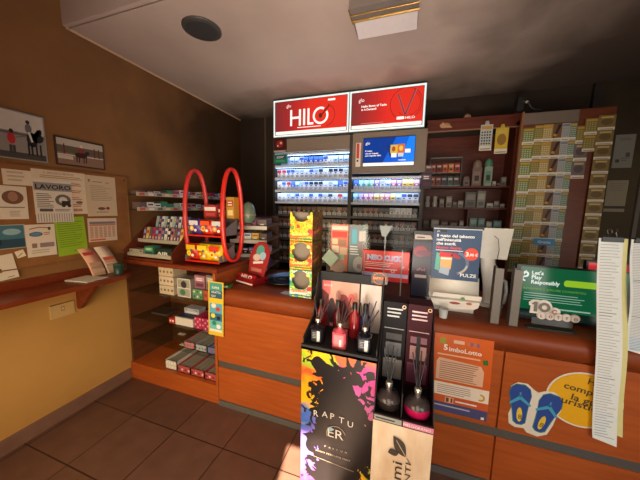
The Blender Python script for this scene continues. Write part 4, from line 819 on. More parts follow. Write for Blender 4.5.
q.build('display', t)
MB().box((.70, 1.84, .966), (.95, 1.96, .98), M((26, 26, 28), .4)).build('foot', t)
t = thing('red_screen', 'red customer screen behind the hanging receipts', 'screen', (1.16, 1.95, .965))
MB().box((1.0, 1.90, 1.02), (1.46, 1.93, 1.325), M((24, 24, 26), .3)).build('bezel', t)
q = MB(front(1.0, 1.8995, 1.02)); Rr = M((206, 44, 40), .2, 0, .8); q.rect(.01, .24, .14, .295, Rr, 1); q.rect(.14, .02, .45, .295, M((170, 34, 44), .2, 0, .7), 1); q.ell(.245, .24, .022, .03, M((236, 236, 240), .3, 0, .8), 2); q.ell(.245, .24, .012, .018, M((80, 90, 190), .3, 0, .8), 3)
for v in (.17, .145, .07, .05): q.rect(.19, v, .42, v+.012, M((230, 190, 190), .3, 0, .7), 2)
q.build('display', t); MB().box((1.15, 1.92, .966), (1.30, 2.0, 1.03), BLACK).build('foot', t)
# 10eLOTTO standing sign
t = thing('lotto_sign', 'small standing cutout sign with a ten and round letter discs before green screen', 'sign', (.77, 1.67, .965))
A = fr((.645, 1.655, .975), (1, -.0, 0), (0, .1, 1)); PK = M((232, 222, 212), .5)
b = MB(A)
def disc(u, v, ru, rv, k=0): b.prism([(u+ru*math.cos(R(a)), v+rv*math.sin(R(a))) for a in range(0, 360, 15)], -.004-.0007*k, PK)
b.prism([(.018, .078), (.060, .078), (.060, .152), (.030, .152), (.012, .135), (.014, .118), (.022, .118)], -.004, PK); disc(.082, .115, .036, .040, 1); disc(.128, .098, .026, .022, 2)
for k in range(5): disc(.073+k*.036, .070+.001*k, .0215, .0205, 3+k)
b.box((.03, .02, -.004), (.21, .056, -.002), M((40, 40, 40), .3)); b.build('cutout', t)
q = MB(A @ Matrix.Translation((0, 0, .001))); GI = M((120, 112, 104)); q.poly([(.034, .088), (.050, .088), (.050, .142), (.036, .142), (.024, .130), (.028, .124), (.034, .127)], GI, 3); q.ring(.082, .115, .012, .026, GI, 3); q.ring(.128, .097, .006, .013, M((170, 120, 110)), 3, 30, 340)
for k, ch in enumerate('LOTTO'): u = .073+k*.036; q.ring(u, .070+.001*k, .0195, .021, M((190, 160, 150)), 2+k % 2, 0, 360, 18); q.txt(u-.0065, .062, .015, ch, M((90, 60, 56)), 5, .02)
q.build('print', t)
MB().box((.66, 1.66, .966), (.88, 1.70, .972), M((60, 60, 60), .2)).build('foot', t)

# ================================================================ POSTERS ON THE COUNTER FRONT
def P_simbo(b):
    O = M((214, 96, 34), .4); Wt = M((240, 228, 214), .5); b.rect(0, .085, .295, .48, O); b.txt(.05, .385, .034, '5', Wt, 3, .03); b.txt(.078, .382, .027, 'imboLotto', Wt, 3, .02, width=.165)
    b.rect(.03, .42, .06, .455, M((150, 150, 40)), 2); b.rect(.10, .432, .155, .452, M((224, 180, 150)), 2)
    for k in range(4): b.ell(.175+k*.016, .44, .007, .012, M((130, 90, 130) if k % 2 else (190, 120, 80)), 3, 10)
    b.poly([(.25, .36), (.275, .365), (.278, .335), (.255, .332)], M((50, 110, 40)), 3); b.lines(.02, .345, .24, .375, 1, M((236, 180, 140)), 2, .3)
    b.poly([(.018, .20), (.26, .20), (.262, .29), (.245, .32), (.03, .335), (.018, .31)], M((226, 180, 150)), 2); b.lines(.035, .205, .24, .32, 9, M((150, 100, 80)), 3, .35, .15)
    b.rect(.0, .105, .295, .185, M((238, 222, 204)), 2); b.lines(.03, .115, .22, .175, 5, M((160, 120, 100)), 3, .3, .4); b.ring(.255, .135, .012, .022, M((210, 160, 50)), 4, -120, 100)
    b.rect(0, .06, .295, .10, M((206, 90, 40)), 3); b.rect(.075, .062, .12, .098, M((230, 180, 140)), 4); b.rect(.08, .066, .095, .094, M((120, 60, 40)), 5); b.rect(.105, .066, .115, .094, M((150, 50, 40)), 5); b.lines(.13, .07, .28, .09, 1, Wt, 4)
    b.rect(0, .0, .295, .058, M((74, 74, 120)), 3); b.lines(.02, .03, .27, .05, 1, M((180, 180, 200)), 4, .4); b.rect(.265, .005, .28, .02, Wt, 4)
sheet('lottery_poster', 'orange lottery poster on the counter front beside the fragrance stand', 'poster', fr((.197, 1.580, .415), (1, 0, 0), (-.012, 0, 1)), .297, .48, (206, 90, 36), P_simbo, .001, .0015)
t = thing('guide_sticker', 'yellow round sticker with blue flip-flops on the counter front', 'sticker', (.76, 1.58, .38))
Fm = front(0, 1.5805, 0); YE = M((232, 172, 24), .4); WC = M((226, 218, 204), .45)
cx, cz = .90, .655
b = MB(Fm @ Matrix.Translation((0, 0, .0))); b.ell(cx, cz, .156, .150, WC, 1, 40); b.ell(cx, cz, .148, .142, YE, 2, 40)
b.build('yellow_disc', t)
def ov(cu, cv, ru, rv, rot, m, L, e=0): b.ell(cu, cv, ru+e, rv+e, m, L, 28, rot)
b = MB(Fm @ Matrix.Translation((.012, -.008, 0)))
out = [(.575, .62), (.575, .675), (.605, .705), (.65, .705), (.68, .678), (.70, .668), (.725, .682), (.765, .688), (.795, .668), (.808, .63), (.805, .59), (.79, .55), (.78, .50), (.76, .44), (.72, .415), (.67, .425), (.655, .445), (.615, .44), (.585, .455), (.578, .51), (.59, .56)]
b.poly([(u, v-.01) for u, v in out][::-1], WC, 3)
BL = M((46, 74, 150), .4); CY = M((70, 160, 200), .4); GN = M((60, 130, 120), .4)
for cu, cv, rot in ((.625, .575, .05), (.745, .555, -.22)):
    c, s_ = math.cos(rot), math.sin(rot); P = lambda u, v: (cu+u*c-v*s_, cv+u*s_+v*c)
    b.poly([P(u, v) for u, v in [(-.030, -.11), (-.012, -.125), (.012, -.125), (.030, -.11), (.036, -.05), (.042, .0), (.052, .05), (.045, .09), (.02, .112), (-.02, .112), (-.045, .09), (-.052, .05), (-.042, .0), (-.036, -.05)]][::-1][::-1], GN, 4)
    b.poly([P(u, v) for u, v in [(-.026, -.105), (-.010, -.12), (.010, -.12), (.026, -.105), (.031, -.05), (.040, .0), (.049, .05), (.042, .088), (.02, .107), (-.02, .107), (-.042, .088), (-.049, .05), (-.040, .0), (-.031, -.05)]], BL, 5)
    b.poly([P(0, .048), P(-.05, .0), P(-.046, -.012), P(0, .024), P(.046, -.012), P(.05, .0)], CY, 6); b.line(*P(0, .035), *P(0, .065), .007, CY, 6)
    b.ell(*P(0, -.065), .013, .042, M((230, 196, 60)), 6, 18, rot); b.txt(*P(-.006, -.09), .028, '8', M((110, 90, 40)), 7, .01, rot=rot)
b.build('flip_flops', t)
b = MB(Fm); TX = M((70, 60, 40), .5)
r_ = R(-8)
b.txt(.905, .748, .034, 'Ho', TX, 4, .01, rot=r_); b.txt(.812, .705, .034, 'compra', TX, 4, .015, rot=r_, width=.165); b.txt(.848, .650, .034, 'la guida', TX, 4, .015, rot=r_, width=.17); b.txt(.786, .628, .034, 'turistica', TX, 4, .015, rot=r_, width=.20)
b.build('lettering', t)

# ================================================================ HANGING LISTS + GUARD
t = thing('display_wire', 'thin steel wire on two rods over the counter right end', 'wire', (1.5, 1.60, .965))
MB().tube([(.86, 1.60, 1.478), (2.2, 1.60, 1.478)], .001, STEEL).build('wire', t)
for x in (2.2,): MB().tube([(x, 1.60, .966), (x, 1.60, 1.482)], .004, STEEL).build('rod', t)
def hang(x0, ztop, zbot, w_, drift, label, behind):
    t = thing('receipt_list', label, 'paper', (x0+w_/2, 1.56, zbot))
    def strip(dx, y, zb, w2, c, part, pr):
        b = MB(); n = 24; vs = []
        for i in range(n+1):
            k = i/n; z = ztop+(zb-ztop)*k; x = x0+dx+drift*k; yy = y+.006*math.sin(k*9)-.0*k+(.03 if k < .25 else .03*(1-(k-.25)/.75))*0; zz = z
            sk = -.02*k*0
            vs += [(x, yy, zz+(.012 if i == n else 0)), (x+w2+.008*k, yy+.004*math.sin(k*7+1), zz-(.012 if i == n else 0))]
        e = [(v[0], v[1]+.0008, v[2]) for v in vs]; b.add(vs+e, [(2*i, 2*i+1, 2*i+3, 2*i+2) for i in range(n)][::1] + [(2*i+2*(n+1), 2*i+2+2*(n+1), 2*i+3+2*(n+1), 2*i+1+2*(n+1)) for i in range(n)], M(c, .7), True)
        b.build(part, t)
        if pr:
            q = MB(); rnd = random.Random(5)
            N = 70
            for j in range(N):
                k = (j+.5)/N*.97+.01; i = min(int(k*n), n-1); f = k*n-i
                A = Vector(vs[2*i]).lerp(Vector(vs[2*i+2]), f); B = Vector(vs[2*i+1]).lerp(Vector(vs[2*i+3]), f); hgt = Vector((0, 0, .0035))
                u0, u1 = .08, .55+.35*rnd.random(); cc = (190, 190, 190) if k < .85 else (150, 176, 200)
                if j in (24, 25, 47): cc = (130, 130, 130)
                p, q2 = A.lerp(B, u0)+Vector((0, -.0015, 0)), A.lerp(B, u1)+Vector((0, -.0015, 0)); q.add([p, q2, q2+hgt, p+hgt], [(0, 1, 2, 3)], M(cc, .7))
            q.build('print', t)
    strip(.022, 1.566, zbot+.05, w_, (226, 218, 150), 'yellow_sheet', False)
    strip(0, 1.556, zbot, w_, (236, 238, 234), 'white_sheet', True)
    b = MB(); b.box((x0+.01, 1.548, ztop-.016), (x0+w_-.004, 1.572, ztop+.006), BLACK); b.build('clip_body', t)
    for s_ in (-1, 1): xm = x0+w_/2; MB().tube([(xm+s_*.018, 1.555, ztop+.005), (xm+s_*.006, 1.545, ztop+.03), (xm+s_*.010, 1.55, ztop+.045), (xm+s_*.020, 1.555, ztop+.038), (xm+s_*.012, 1.56, ztop+.02)], .0018, STEEL).build('clip_wire', t)
hang(.850, 1.485, .468, .090, .096, 'long white printed list clipped up, hanging past the counter edge', 0)
hang(.965, 1.485, .95, .10, .052, 'shorter white printed list clipped up at the right edge', 0)

# ================================================================ CIGARETTE RACK
YR = 2.80; K = YR/2.9
t = thing('cigarette_rack', 'tall grey two-bay cigarette rack behind the counter', 'rack', (-.70, 3.0, 0))
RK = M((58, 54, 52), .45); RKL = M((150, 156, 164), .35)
x0, xm, x1 = -1.500, -.605, .105
for a, b_ in ((x0-.03, x0), (xm-.018, xm+.018), (x1, x1+.03)): MB().box((a, YR, 0), (b_, 3.30, 2.37), RK).build('upright', t)
MB().box((x0, 3.27, 0), (x1, 3.30, 2.37), M((30, 28, 28), .6)).build('back_panel', t)
MB().box((x0-.03, YR, 2.362), (x1+.03, 3.30, 2.376), RK).build('top', t)
MB().box((x0, YR, 2.215), (xm-.018, YR+.02, 2.365), TAUPE).build('header_panel', t)
MB().box((xm+.018, YR-.008, 1.962), (x1+.03, YR+.02, 2.37), TAUPE).build('screen_panel', t)
LGT = M((160, 200, 255), .4, 0, 15)
def zz(z): return 1.6+(z-1.6)*K
lit_left = [2.085, 1.943, 1.80, 1.66]; lit_right = [1.80, 1.66]
dark = [1.505, 1.36, 1.215, 1.07, .93, .79]
def shelf(xa, xb, z, lit, nm, hh):
    MB().box((xa, YR+.003, zz(z)-.012), (xb, 3.26, zz(z)), RKL if lit else RK).build('shelf', t)
    MB().box((xa, YR-.006, zz(z)-.020), (xb, YR+.002, zz(z)+.004), M((206, 216, 230), .3) if lit else M((84, 80, 78), .4)).build('price_rail', t)
    if lit:
        MB().box((xa, YR+.002, zz(z)+hh-.004), (xb, YR+.022, zz(z)+hh+.003), LGT).build('shelf_light', t); MB().box((xa, YR-.008, zz(z)+hh-.006), (xb, YR+.001, zz(z)+hh+.016), M((206, 214, 226), .3)).build('light_rail', t)
        MB().box((xa, YR+.15, zz(z)), (xb, YR+.155, zz(z)+hh), M((200, 210, 226), .5)).build('light_back', t)
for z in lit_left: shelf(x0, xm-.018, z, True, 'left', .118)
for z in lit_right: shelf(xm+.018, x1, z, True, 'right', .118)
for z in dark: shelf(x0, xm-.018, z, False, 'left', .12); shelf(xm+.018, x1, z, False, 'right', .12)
# light boxes
def lightbox(xa, xb, label, draw):
    t = thing('light_box_sign', label, 'sign', ((xa+xb)/2, 2.85, 2.40)); z0, z1 = 2.385, 2.775
    MB().box((xa, 2.795, z0), (xb, 3.0, z1), M((40, 34, 34), .5)).build('casing', t)
    b = MB(); e = .016; WL = M((232, 244, 240), .4, 0, .95)
    for a, c, d, f in ((xa, z0, xb, z0+e), (xa, z1-e, xb, z1), (xa, z0, xa+e, z1), (xb-e, z0, xb, z1)): b.box((a, 2.775, c), (d, 2.797, f), WL)
    b.build('lit_frame', t)
    MB().box((xa-.006, 2.779, z0-.006), (xb+.006, 2.80, z1+.006), M((120, 122, 116), .4)).build('outer_frame', t)
    b = MB(front(xa+.02, 2.776, z0+.02)); b.rect(-.008, -.008, xb-xa-.032, z1-z0-.032, M((60, 40, 40), .5), 0); draw(b, xb-xa-.04, z1-z0-.04); b.build('face', t)
SR = [M((int(130+95*min(1, k/12)), int(44-4*math.sin(k/12*3)), int(46-14*min(1, k/12))), .3, 0, .85) for k in range(24)]; SW = M((246, 240, 232), .3, 0, 1.0); SD = M((120, 20, 24), .3, 0, .7)
def bgred(b, w_, h, k0=0):
    n = 24
    for i in range(n): b.rect(w_*i/n, 0, w_*(i+1)/n, h, SR[i], 1)
    b.rect(.004, .0, w_-.004, .034, SW, 2)
def s_left(b, w_, h):
    bgred(b, w_, h); b.txt(.14, .285, .034, 'glo', SW, 3, .0)
    u, v, H2 = .185, .085, .17; t_ = .024
    b.rect(u, v, u+t_, v+H2, SW, 3); b.rect(u+.105, v, u+.105+t_, v+H2, SW, 3); b.rect(u, v+H2/2-.012, u+.12, v+H2/2+.012, SW, 3)
    b.rect(u+.155, v, u+.155+t_, v+H2, SW, 3); b.rect(u+.205, v, u+.205+t_, v+H2, SW, 3); b.rect(u+.205, v, u+.275, v+t_, SW, 3)
    b.ring(u+.355, v+.085, .065, .088, SW, 3, 60, 390); b.ring(u+.40, v+.085, .11, .115, SD, 2, -80, 70); b.ell(u+.355, v+.085, .02, .025, M((80, 60, 40), .3, 0, .5), 4); b.line(u+.36, v+.08, u+.45, v+.18, .014, SD, 5)
    b.rect(.62, .31, .70, .33, SW, 3); b.lines(.27, .056, .56, .072, 1, SW, 2, .5, .1)
def s_right(b, w_, h):
    n = 12
    bgred(b, w_, h); b.txt(.07, .26, .036, 'glo', SW, 3, .0); b.txt(.10, .205, .020, 'Hello Burst of Taste', SW, 3, .03, width=.25); b.txt(.10, .175, .020, 'in A Demand!', SW, 3, .03, width=.15)
    cu, cv = .53, .205; b.ring(cu, cv, .145, .149, SD, 2); b.ring(cu+.02, cv, .11, .113, SD, 2, -140, 60)
    GR = M((190, 110, 120), .3, 0, .6)
    b.line(cu-.075, cv+.09, cu-.005, cv-.10, .018, GR, 3); b.line(cu+.09, cv+.13, cu+.0, cv-.10, .018, GR, 3); b.line(cu-.075, cv+.09, cu-.005, cv-.10, .008, SD, 4); b.line(cu+.085, cv+.13, cu, cv-.10, .008, SD, 4)
    b.rect(.45, .062, .52, .088, SW, 3); b.txt(.53, .064, .022, 'HILO', SW, 3, .02, width=.09); b.lines(.10, .045, .34, .055, 1, M((230, 150, 140), .3, 0, .7), 2, .5, .1)
lightbox(-1.505, -.638, 'glowing red light box with big white capitals above the left rack bay', s_left)
lightbox(-.628, .098, 'glowing red light box with slogan above the right rack bay', s_right)
# blue screen
t = thing('advert_screen', 'glowing blue advert screen on the right rack bay', 'screen', (-.2, 2.79, 2.06))
MB().box((-.475, 2.775, 2.025), (.032, 2.79, 2.31), M((26, 30, 40), .3)).build('casing', t)
q = MB(front(-.47, 2.7745, 2.03)); B1 = M((14, 92, 206), .2, 0, 1.0); B2 = M((20, 124, 236), .2, 0, 1.0); B3 = M((14, 60, 150), .2, 0, .8); W_, H_ = .497, .275
q.rect(0, 0, W_, H_, B1, 1); q.poly([(.0, .0), (.18, 0), (.32, H_), (.0, H_)], B3, 2); q.poly([(.36, 0), (W_, 0), (W_, H_), (.44, H_)], B2, 2); q.rect(0, 0, W_, .032, SW, 3)
q.txt(.02, .215, .028, 'glo', SW, 4); q.txt(.02, .145, .014, 'Il gusto', SW, 4, .03, width=.07); q.txt(.02, .120, .014, 'che non ti aspetti', SW, 4, .03, width=.13); q.txt(.02, .098, .014, 'con capsula click', SW, 4, .03, width=.16)
q.poly([(.265, .09), (.235, .20), (.243, .205), (.28, .10)], M((20, 40, 80), .3, 0, .4), 4); Yl = M((226, 190, 60), .3, 0, .8); Og = M((220, 110, 50), .3, 0, .8)
q.rect(.27, .115, .34, .20, Yl, 4); q.rect(.335, .115, .405, .205, Og, 4); q.rect(.28, .08, .33, .12, SW, 5); q.rect(.345, .085, .395, .12, M((220, 230, 240), .3, 0, .7), 5); q.ell(.30, .16, .018, .025, M((200, 80, 40), .3, 0, .7), 5); q.ell(.37, .165, .018, .025, M((240, 200, 90), .3, 0, .8), 5); q.rect(.41, .12, .46, .155, SW, 5); q.lines(.35, .045, .44, .06, 1, SW, 4)
q.build('display', t)
o = boxy('promo_card', 'slim white and red vertical card left of the blue screen', 'card', (-.55, 2.784, 2.03), (-.50, 2.79, 2.27), (226, 214, 206), lambda b, w_, h: (b.rect(.006, h*.35, w_*.7, h*.98, M((196, 60, 50))), b.rect(.01, .05, w_*.6, .07, DGREY)))
t = thing('small_display', 'small dark red picture panel at the top left of the rack', 'display', (-1.42, 2.78, 2.19))
MB().box((-1.50, 2.77, 2.215), (-1.35, 2.79, 2.365), M((70, 24, 22), .3)).build('panel', t)
q = MB(front(-1.50, 2.7695, 2.215)); q.ell(.075, .09, .045, .04, M((150, 40, 34), .3, 0, .4), 1); q.ell(.09, .10, .016, .014, M((220, 150, 130), .3, 0, .5), 2); q.ell(.05, .07, .01, .012, M((210, 190, 180), .3, 0, .4), 2); q.rect(0, 0, .15, .02, M((160, 150, 140)), 2); q.build('picture', t)
boxy('promo_box', 'green and blue promotional box below the dark red picture panel', 'box', (-1.50, 2.775, 2.09), (-1.34, 2.798, 2.19), (30, 110, 80), d_band(M((40, 60, 110)), M((60, 150, 110))))
# cigarette packs
def cpack(key, base, band, logo, w_=.053, h=.088, d=.022, bandpos=(.62, .95)):
    b = MB().box((-w_/2, 0, 0), (w_/2, d, h), M(base, .35)); b.M = front(-w_/2, 0, 0)
    b.rect(.003, .003, w_-.003, h*.38, M((206, 206, 204), .4)); b.lines(.006, h*.06, w_-.006, h*.34, 3, INKG, 2, .4); b.rect(.003, h*bandpos[0], w_-.003, h*bandpos[1], M(band, .35)); b.rect(w_*.3, h*.44, w_*.7, h*.56, M(logo, .35))
    o = b.build('tmp', org=(0, 0, 0)); me_ = o.data; bpy.data.objects.remove(o); return me_
ST = {'white and blue': cpack('a', (232, 234, 238), (60, 90, 160), (60, 90, 160)), 'white and grey': cpack('b', (234, 234, 234), (170, 176, 184), (90, 90, 96)), 'white and red': cpack('c', (236, 232, 230), (190, 40, 44), (190, 40, 44)),
      'blue': cpack('d', (46, 84, 176), (90, 130, 210), (230, 230, 240)), 'pale blue': cpack('e', (150, 190, 226), (230, 238, 246), (60, 100, 170)), 'all white': cpack('f', (240, 240, 240), (220, 224, 230), (150, 156, 166)),
      'black and white': cpack('g', (230, 230, 230), (40, 44, 60), (40, 44, 60)), 'green': cpack('h', (70, 160, 130), (200, 230, 214), (240, 240, 240)), 'turquoise': cpack('i', (60, 160, 180), (190, 226, 230), (240, 240, 240)),
      'purple': cpack('j', (130, 90, 170), (210, 190, 226), (240, 240, 240)), 'yellow': cpack('k', (226, 190, 60), (244, 230, 170), (160, 90, 40)), 'orange': cpack('l', (220, 120, 60), (244, 210, 170), (250, 240, 230)), 'pink': cpack('m', (206, 90, 120), (240, 200, 210), (250, 240, 240)),
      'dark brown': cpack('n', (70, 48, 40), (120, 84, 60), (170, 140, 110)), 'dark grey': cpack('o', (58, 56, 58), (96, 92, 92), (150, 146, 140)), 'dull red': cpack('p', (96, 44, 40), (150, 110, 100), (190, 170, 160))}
def packs(bay, xa, xb, z, n, cols, where, group, y=YR+.035, sc_=1.12, dz=0):
    pitch = (xb-xa)/n
    for i in range(n):
        c = cols[i % len(cols)]; o = bpy.data.objects.new('cigarette_pack', ST[c]); C.objects.link(o)
        o.location = (xa+pitch*(i+.5), y+.004*((i*7) % 3), zz(z)+.001+dz); o.scale = (min(1.15, pitch/.056), 1, sc_)
        tag(o, f'{c} cigarette pack, {ORD[i]} from the left {where}', 'cigarette pack', group)
wb, wg, wr, bl, pb, aw, bw = 'white and blue', 'white and grey', 'white and red', 'blue', 'pale blue', 'all white', 'black and white'
packs('l', -1.33, xm-.03, 2.085, 12, [pb, pb, wb, bl, bl, bl, bl, wb, aw, pb, pb, pb], 'in the top lit row, left bay', 'packs in the top lit row of the left bay', sc_=1.12)
packs('l', x0+.01, xm-.03, 1.943, 15, [wr, wr, wb, wb, wg, wg, aw, wb, wg, bw, aw, bw, bw, bw, wg], 'in the second lit row, left bay', 'packs in the second lit row of the left bay')
packs('l', x0+.01, xm-.03, 1.80, 15, [aw, wb, wr, bl, pb, wg, wb, bw, bw, bw, aw, wg, pb, bl, wb], 'in the third lit row, left bay', 'packs in the third lit row of the left bay')
packs('l', x0+.01, xm-.03, 1.66, 15, [aw, aw, wg, pb, wb, wg, aw, wb, aw, wb, wg, bw, aw, wr, pb], 'in the lowest lit row, left bay', 'packs in the lowest lit row of the left bay')
packs('r', xm+.03, x1-.01, 1.80, 12, ['blue', 'turquoise', 'green', 'green', 'purple', wg, pb, 'pink', 'purple', 'yellow', 'yellow', 'pink'], 'in the upper lit row, right bay', 'packs in the upper lit row of the right bay', sc_=1.2)
packs('r', xm+.03, x1-.01, 1.66, 12, ['turquoise', 'purple', 'pink', 'pink', 'yellow', 'orange', 'pink', 'yellow', pb, wb, bw, bw], 'in the lower lit row, right bay', 'packs in the lower lit row of the right bay')
db, dg, dr = 'dark brown', 'dark grey', 'dull red'
rn = random.Random(3)
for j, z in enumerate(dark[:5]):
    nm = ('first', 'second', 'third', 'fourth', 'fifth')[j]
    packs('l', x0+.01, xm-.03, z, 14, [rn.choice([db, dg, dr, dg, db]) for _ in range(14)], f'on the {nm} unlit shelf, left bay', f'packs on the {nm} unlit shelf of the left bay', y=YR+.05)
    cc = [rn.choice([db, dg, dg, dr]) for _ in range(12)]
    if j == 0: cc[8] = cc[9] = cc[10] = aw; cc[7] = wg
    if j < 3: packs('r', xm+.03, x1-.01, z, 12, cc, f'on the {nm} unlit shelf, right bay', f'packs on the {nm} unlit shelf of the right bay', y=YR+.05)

# ================================================================ DARK WOOD SHELVING
t = thing('wood_shelving', 'dark red-brown wooden shelving right of the cigarette rack', 'shelving', (.58, 3.2, 0))
MB().box((.14, 3.30, 0), (1.0, 3.32, 2.40), DWOOD).build('back_panel', t)
MB().box((.935, 3.06, 0), (.965, 3.30, 2.45), DWOOD).build('side_panel', t); MB().box((.137, 3.10, 0), (.157, 3.30, 2.45), DWOOD).build('side_panel', t)
MB().box((.14, 3.06, 2.405), (.97, 3.08, 2.52), DWOOD).build('cornice', t)
MB().box((.14, 3.055, 2.398), (.97, 3.082, 2.408), M((150, 110, 84), .4)).build('cornice_edge', t)
q = MB(front(.14, 3.0595, 2.405)); q.ell(.17, .06, .05, .02, M((170, 120, 90), .4), 1); q.poly([(.12, .05), (.15, .09), (.17, .06), (.22, .05), (.24, .03), (.14, .03)], M((190, 150, 110), .4), 2); q.build('cornice_emblem', t)
for z in (1.85, 1.63, 1.40, 1.18, .95): MB().box((.157, 3.09, z-.018), (.935, 3.30, z), DWOOD).build('shelf', t)
MB().box((.60, 3.12, 1.41), (.612, 3.30, 1.61), DWOOD).build('divider', t)
t = thing('pipe_case', 'two-tier glass case with red and orange packets on the top shelf', 'display case', (.34, 3.15, 1.85))
b = MB()
for z in (1.852, 1.985, 2.14): b.box((.195, 3.10, z), (.50, 3.22, z+.008), M((150, 150, 142), .4))
for x in (.192, .498): b.box((x, 3.10, 1.852), (x+.006, 3.22, 2.148), M((110, 110, 104), .4))
b.build('frame', t)
for tier, z in (('upper', 1.995), ('lower', 1.862)):
    for i in range(5):
        cols = ((170, 60, 44), (150, 40, 36), (210, 90, 40), (226, 130, 60), (190, 60, 50)) if tier == 'upper' else ((180, 84, 50), (150, 60, 50), (56, 66, 90), (60, 110, 110), (70, 70, 84))
        nms = ('red', 'dark red', 'orange', 'pale orange', 'crimson') if tier == 'upper' else ('rust', 'brick', 'slate', 'teal', 'grey-blue')
        x = .208+i*.058; o = MB().box((x, 3.12, z), (x+.05, 3.18, z+.09), M(cols[i], .4)); o.M = front(x, 3.12, z); o.rect(.006, .055, .044, .075, M((220, 196, 176)), 1); o.ell(.025, .032, .014, .012, M((60, 40, 40)), 1, 8); o = o.build('tobacco_packet')
        tag(o, f'{nms[i]} tobacco packet in the {tier} tier of the glass case', 'tobacco packet', f'packets in the {tier} tier of the glass case')
def bottle(x, y, z, h, r, c, label, cap=(60, 50, 46)):
    t = thing('bottle', label, 'bottle', (x, y, z)); MB().lathe((x, y, z), [(r, 0), (r, h*.6), (r*.45, h*.75), (r*.4, h*.85)], M(c, .25), 14).build('bottle_body', t); MB().lathe((x, y, z+h*.85), [(r*.5, 0), (r*.5, h*.15)], M(cap, .4), 10).build('cap', t)
def fig(x, z, w_, h, c, c2, label):
    o = MB(); yy = 3.14; o.box((x, yy, z), (x+w_, yy+.05, z+h*.7), M(c, .45)); o.lathe((x+w_/2, yy+.025, z+h*.7), [(w_*.48, 0), (w_*.5, h*.12), (w_*.38, h*.24), (w_*.1, h*.3)], M(c2, .45), 14)
    o.M = front(x, yy, z); o.rect(w_*.15, h*.1, w_*.85, h*.55, M(c2, .45), 1); o.rect(w_*.25, h*.2, w_*.75, h*.4, M((60, 50, 50)), 2); o = o.build('dispenser'); tag(o, label, 'dispenser')
fig(.615, 1.852, .085, .27, (130, 100, 90), (150, 124, 112), 'tall brown figure-topped dispenser on the top wooden shelf')
fig(.725, 1.852, .07, .28, (150, 160, 140), (90, 150, 120), 'tall green figure-topped dispenser on the top wooden shelf')
fig(.535, 1.852, .06, .11, (110, 90, 90), (130, 110, 106), 'short grey dispenser beside the glass case')
def shelf_items(where, z, specs):
    for i, (x, w_, h, c, nm) in enumerate(specs):
        o = MB().box((x, 3.12, z+.001), (x+w_, 3.18, z+h), M(c, .45)); o.M = front(x, 3.12, z); o.rect(w_*.12, h*.5, w_*.88, h*.85, M([min(255, v+36) for v in c], .4), 1); o.rect(w_*.2, h*.12, w_*.8, h*.35, M([v*.6//1 for v in c], .4), 1)
        o = o.build('small_box'); tag(o, f'{nm} small box, {ORD[i]} from the left {where}', 'small box', f'small boxes {where}')
shelf_items('on the top wooden shelf right end', 1.85, [(.80, .03, .05, (150, 140, 130), 'pale'), (.838, .03, .03, (90, 60, 54), 'brown'), (.872, .045, .09, (130, 120, 110), 'grey')])
for i in range(2):
    o = MB().lathe((.20+i*.075, 3.13, 1.631), [(.025, 0), (.026, .04), (.018, .07), (.024, .10), (.016, .115)], M((190, 184, 176), .3), 14).build('figurine'); tag(o, f'{("first", "second")[i]} pale glass figurine on the second wooden shelf from the left', 'figurine', 'pale figurines on the second wooden shelf')
shelf_items('on the second wooden shelf', 1.63, [(.32, .045, .09, (120, 106, 98), 'grey'), (.385, .055, .115, (140, 124, 112), 'pale grey'), (.45, .04, .06, (90, 74, 66), 'brown'), (.50, .05, .07, (130, 124, 112), 'pale'), (.565, .10, .16, (96, 92, 80), 'olive'), (.675, .075, .17, (130, 124, 112), 'stone grey'), (.765, .06, .05, (150, 140, 126), 'cream'), (.83, .045, .07, (120, 110, 100), 'dull grey'), (.885, .04, .045, (150, 144, 134), 'light')])
shelf_items('on the third wooden shelf', 1.40, [(.17, .06, .09, (70, 50, 44), 'dark'), (.25, .08, .09, (160, 150, 140), 'striped white'), (.35, .07, .08, (84, 60, 52), 'brown'), (.44, .07, .07, (80, 62, 54), 'dim brown'), (.53, .04, .09, (140, 130, 122), 'pale'), (.625, .07, .12, (110, 140, 130), 'pale green'), (.705, .06, .12, (96, 130, 128), 'teal'), (.78, .05, .09, (160, 154, 140), 'cream'), (.845, .07, .10, (110, 150, 150), 'pale teal')])
shelf_items('on the fourth wooden shelf', 1.18, [(.2+.09*i, .06, .08, ((80, 60, 50), (110, 100, 90))[i % 2], ('brown', 'grey')[i % 2]) for i in range(7)])
boxy('device_box', 'dark purple box at the right end of the lit rows', 'box', (.108, 2.775, 1.80), (.20, 2.82, 1.955), (50, 26, 44), d_band(M((120, 80, 110)), M((90, 40, 70))))
boxy('device_box', 'brown mottled box above the dark purple box', 'box', (.138, 2.80, 1.958), (.20, 2.84, 2.03), (96, 66, 62), d_band(M((150, 110, 110)), M((60, 40, 40))))

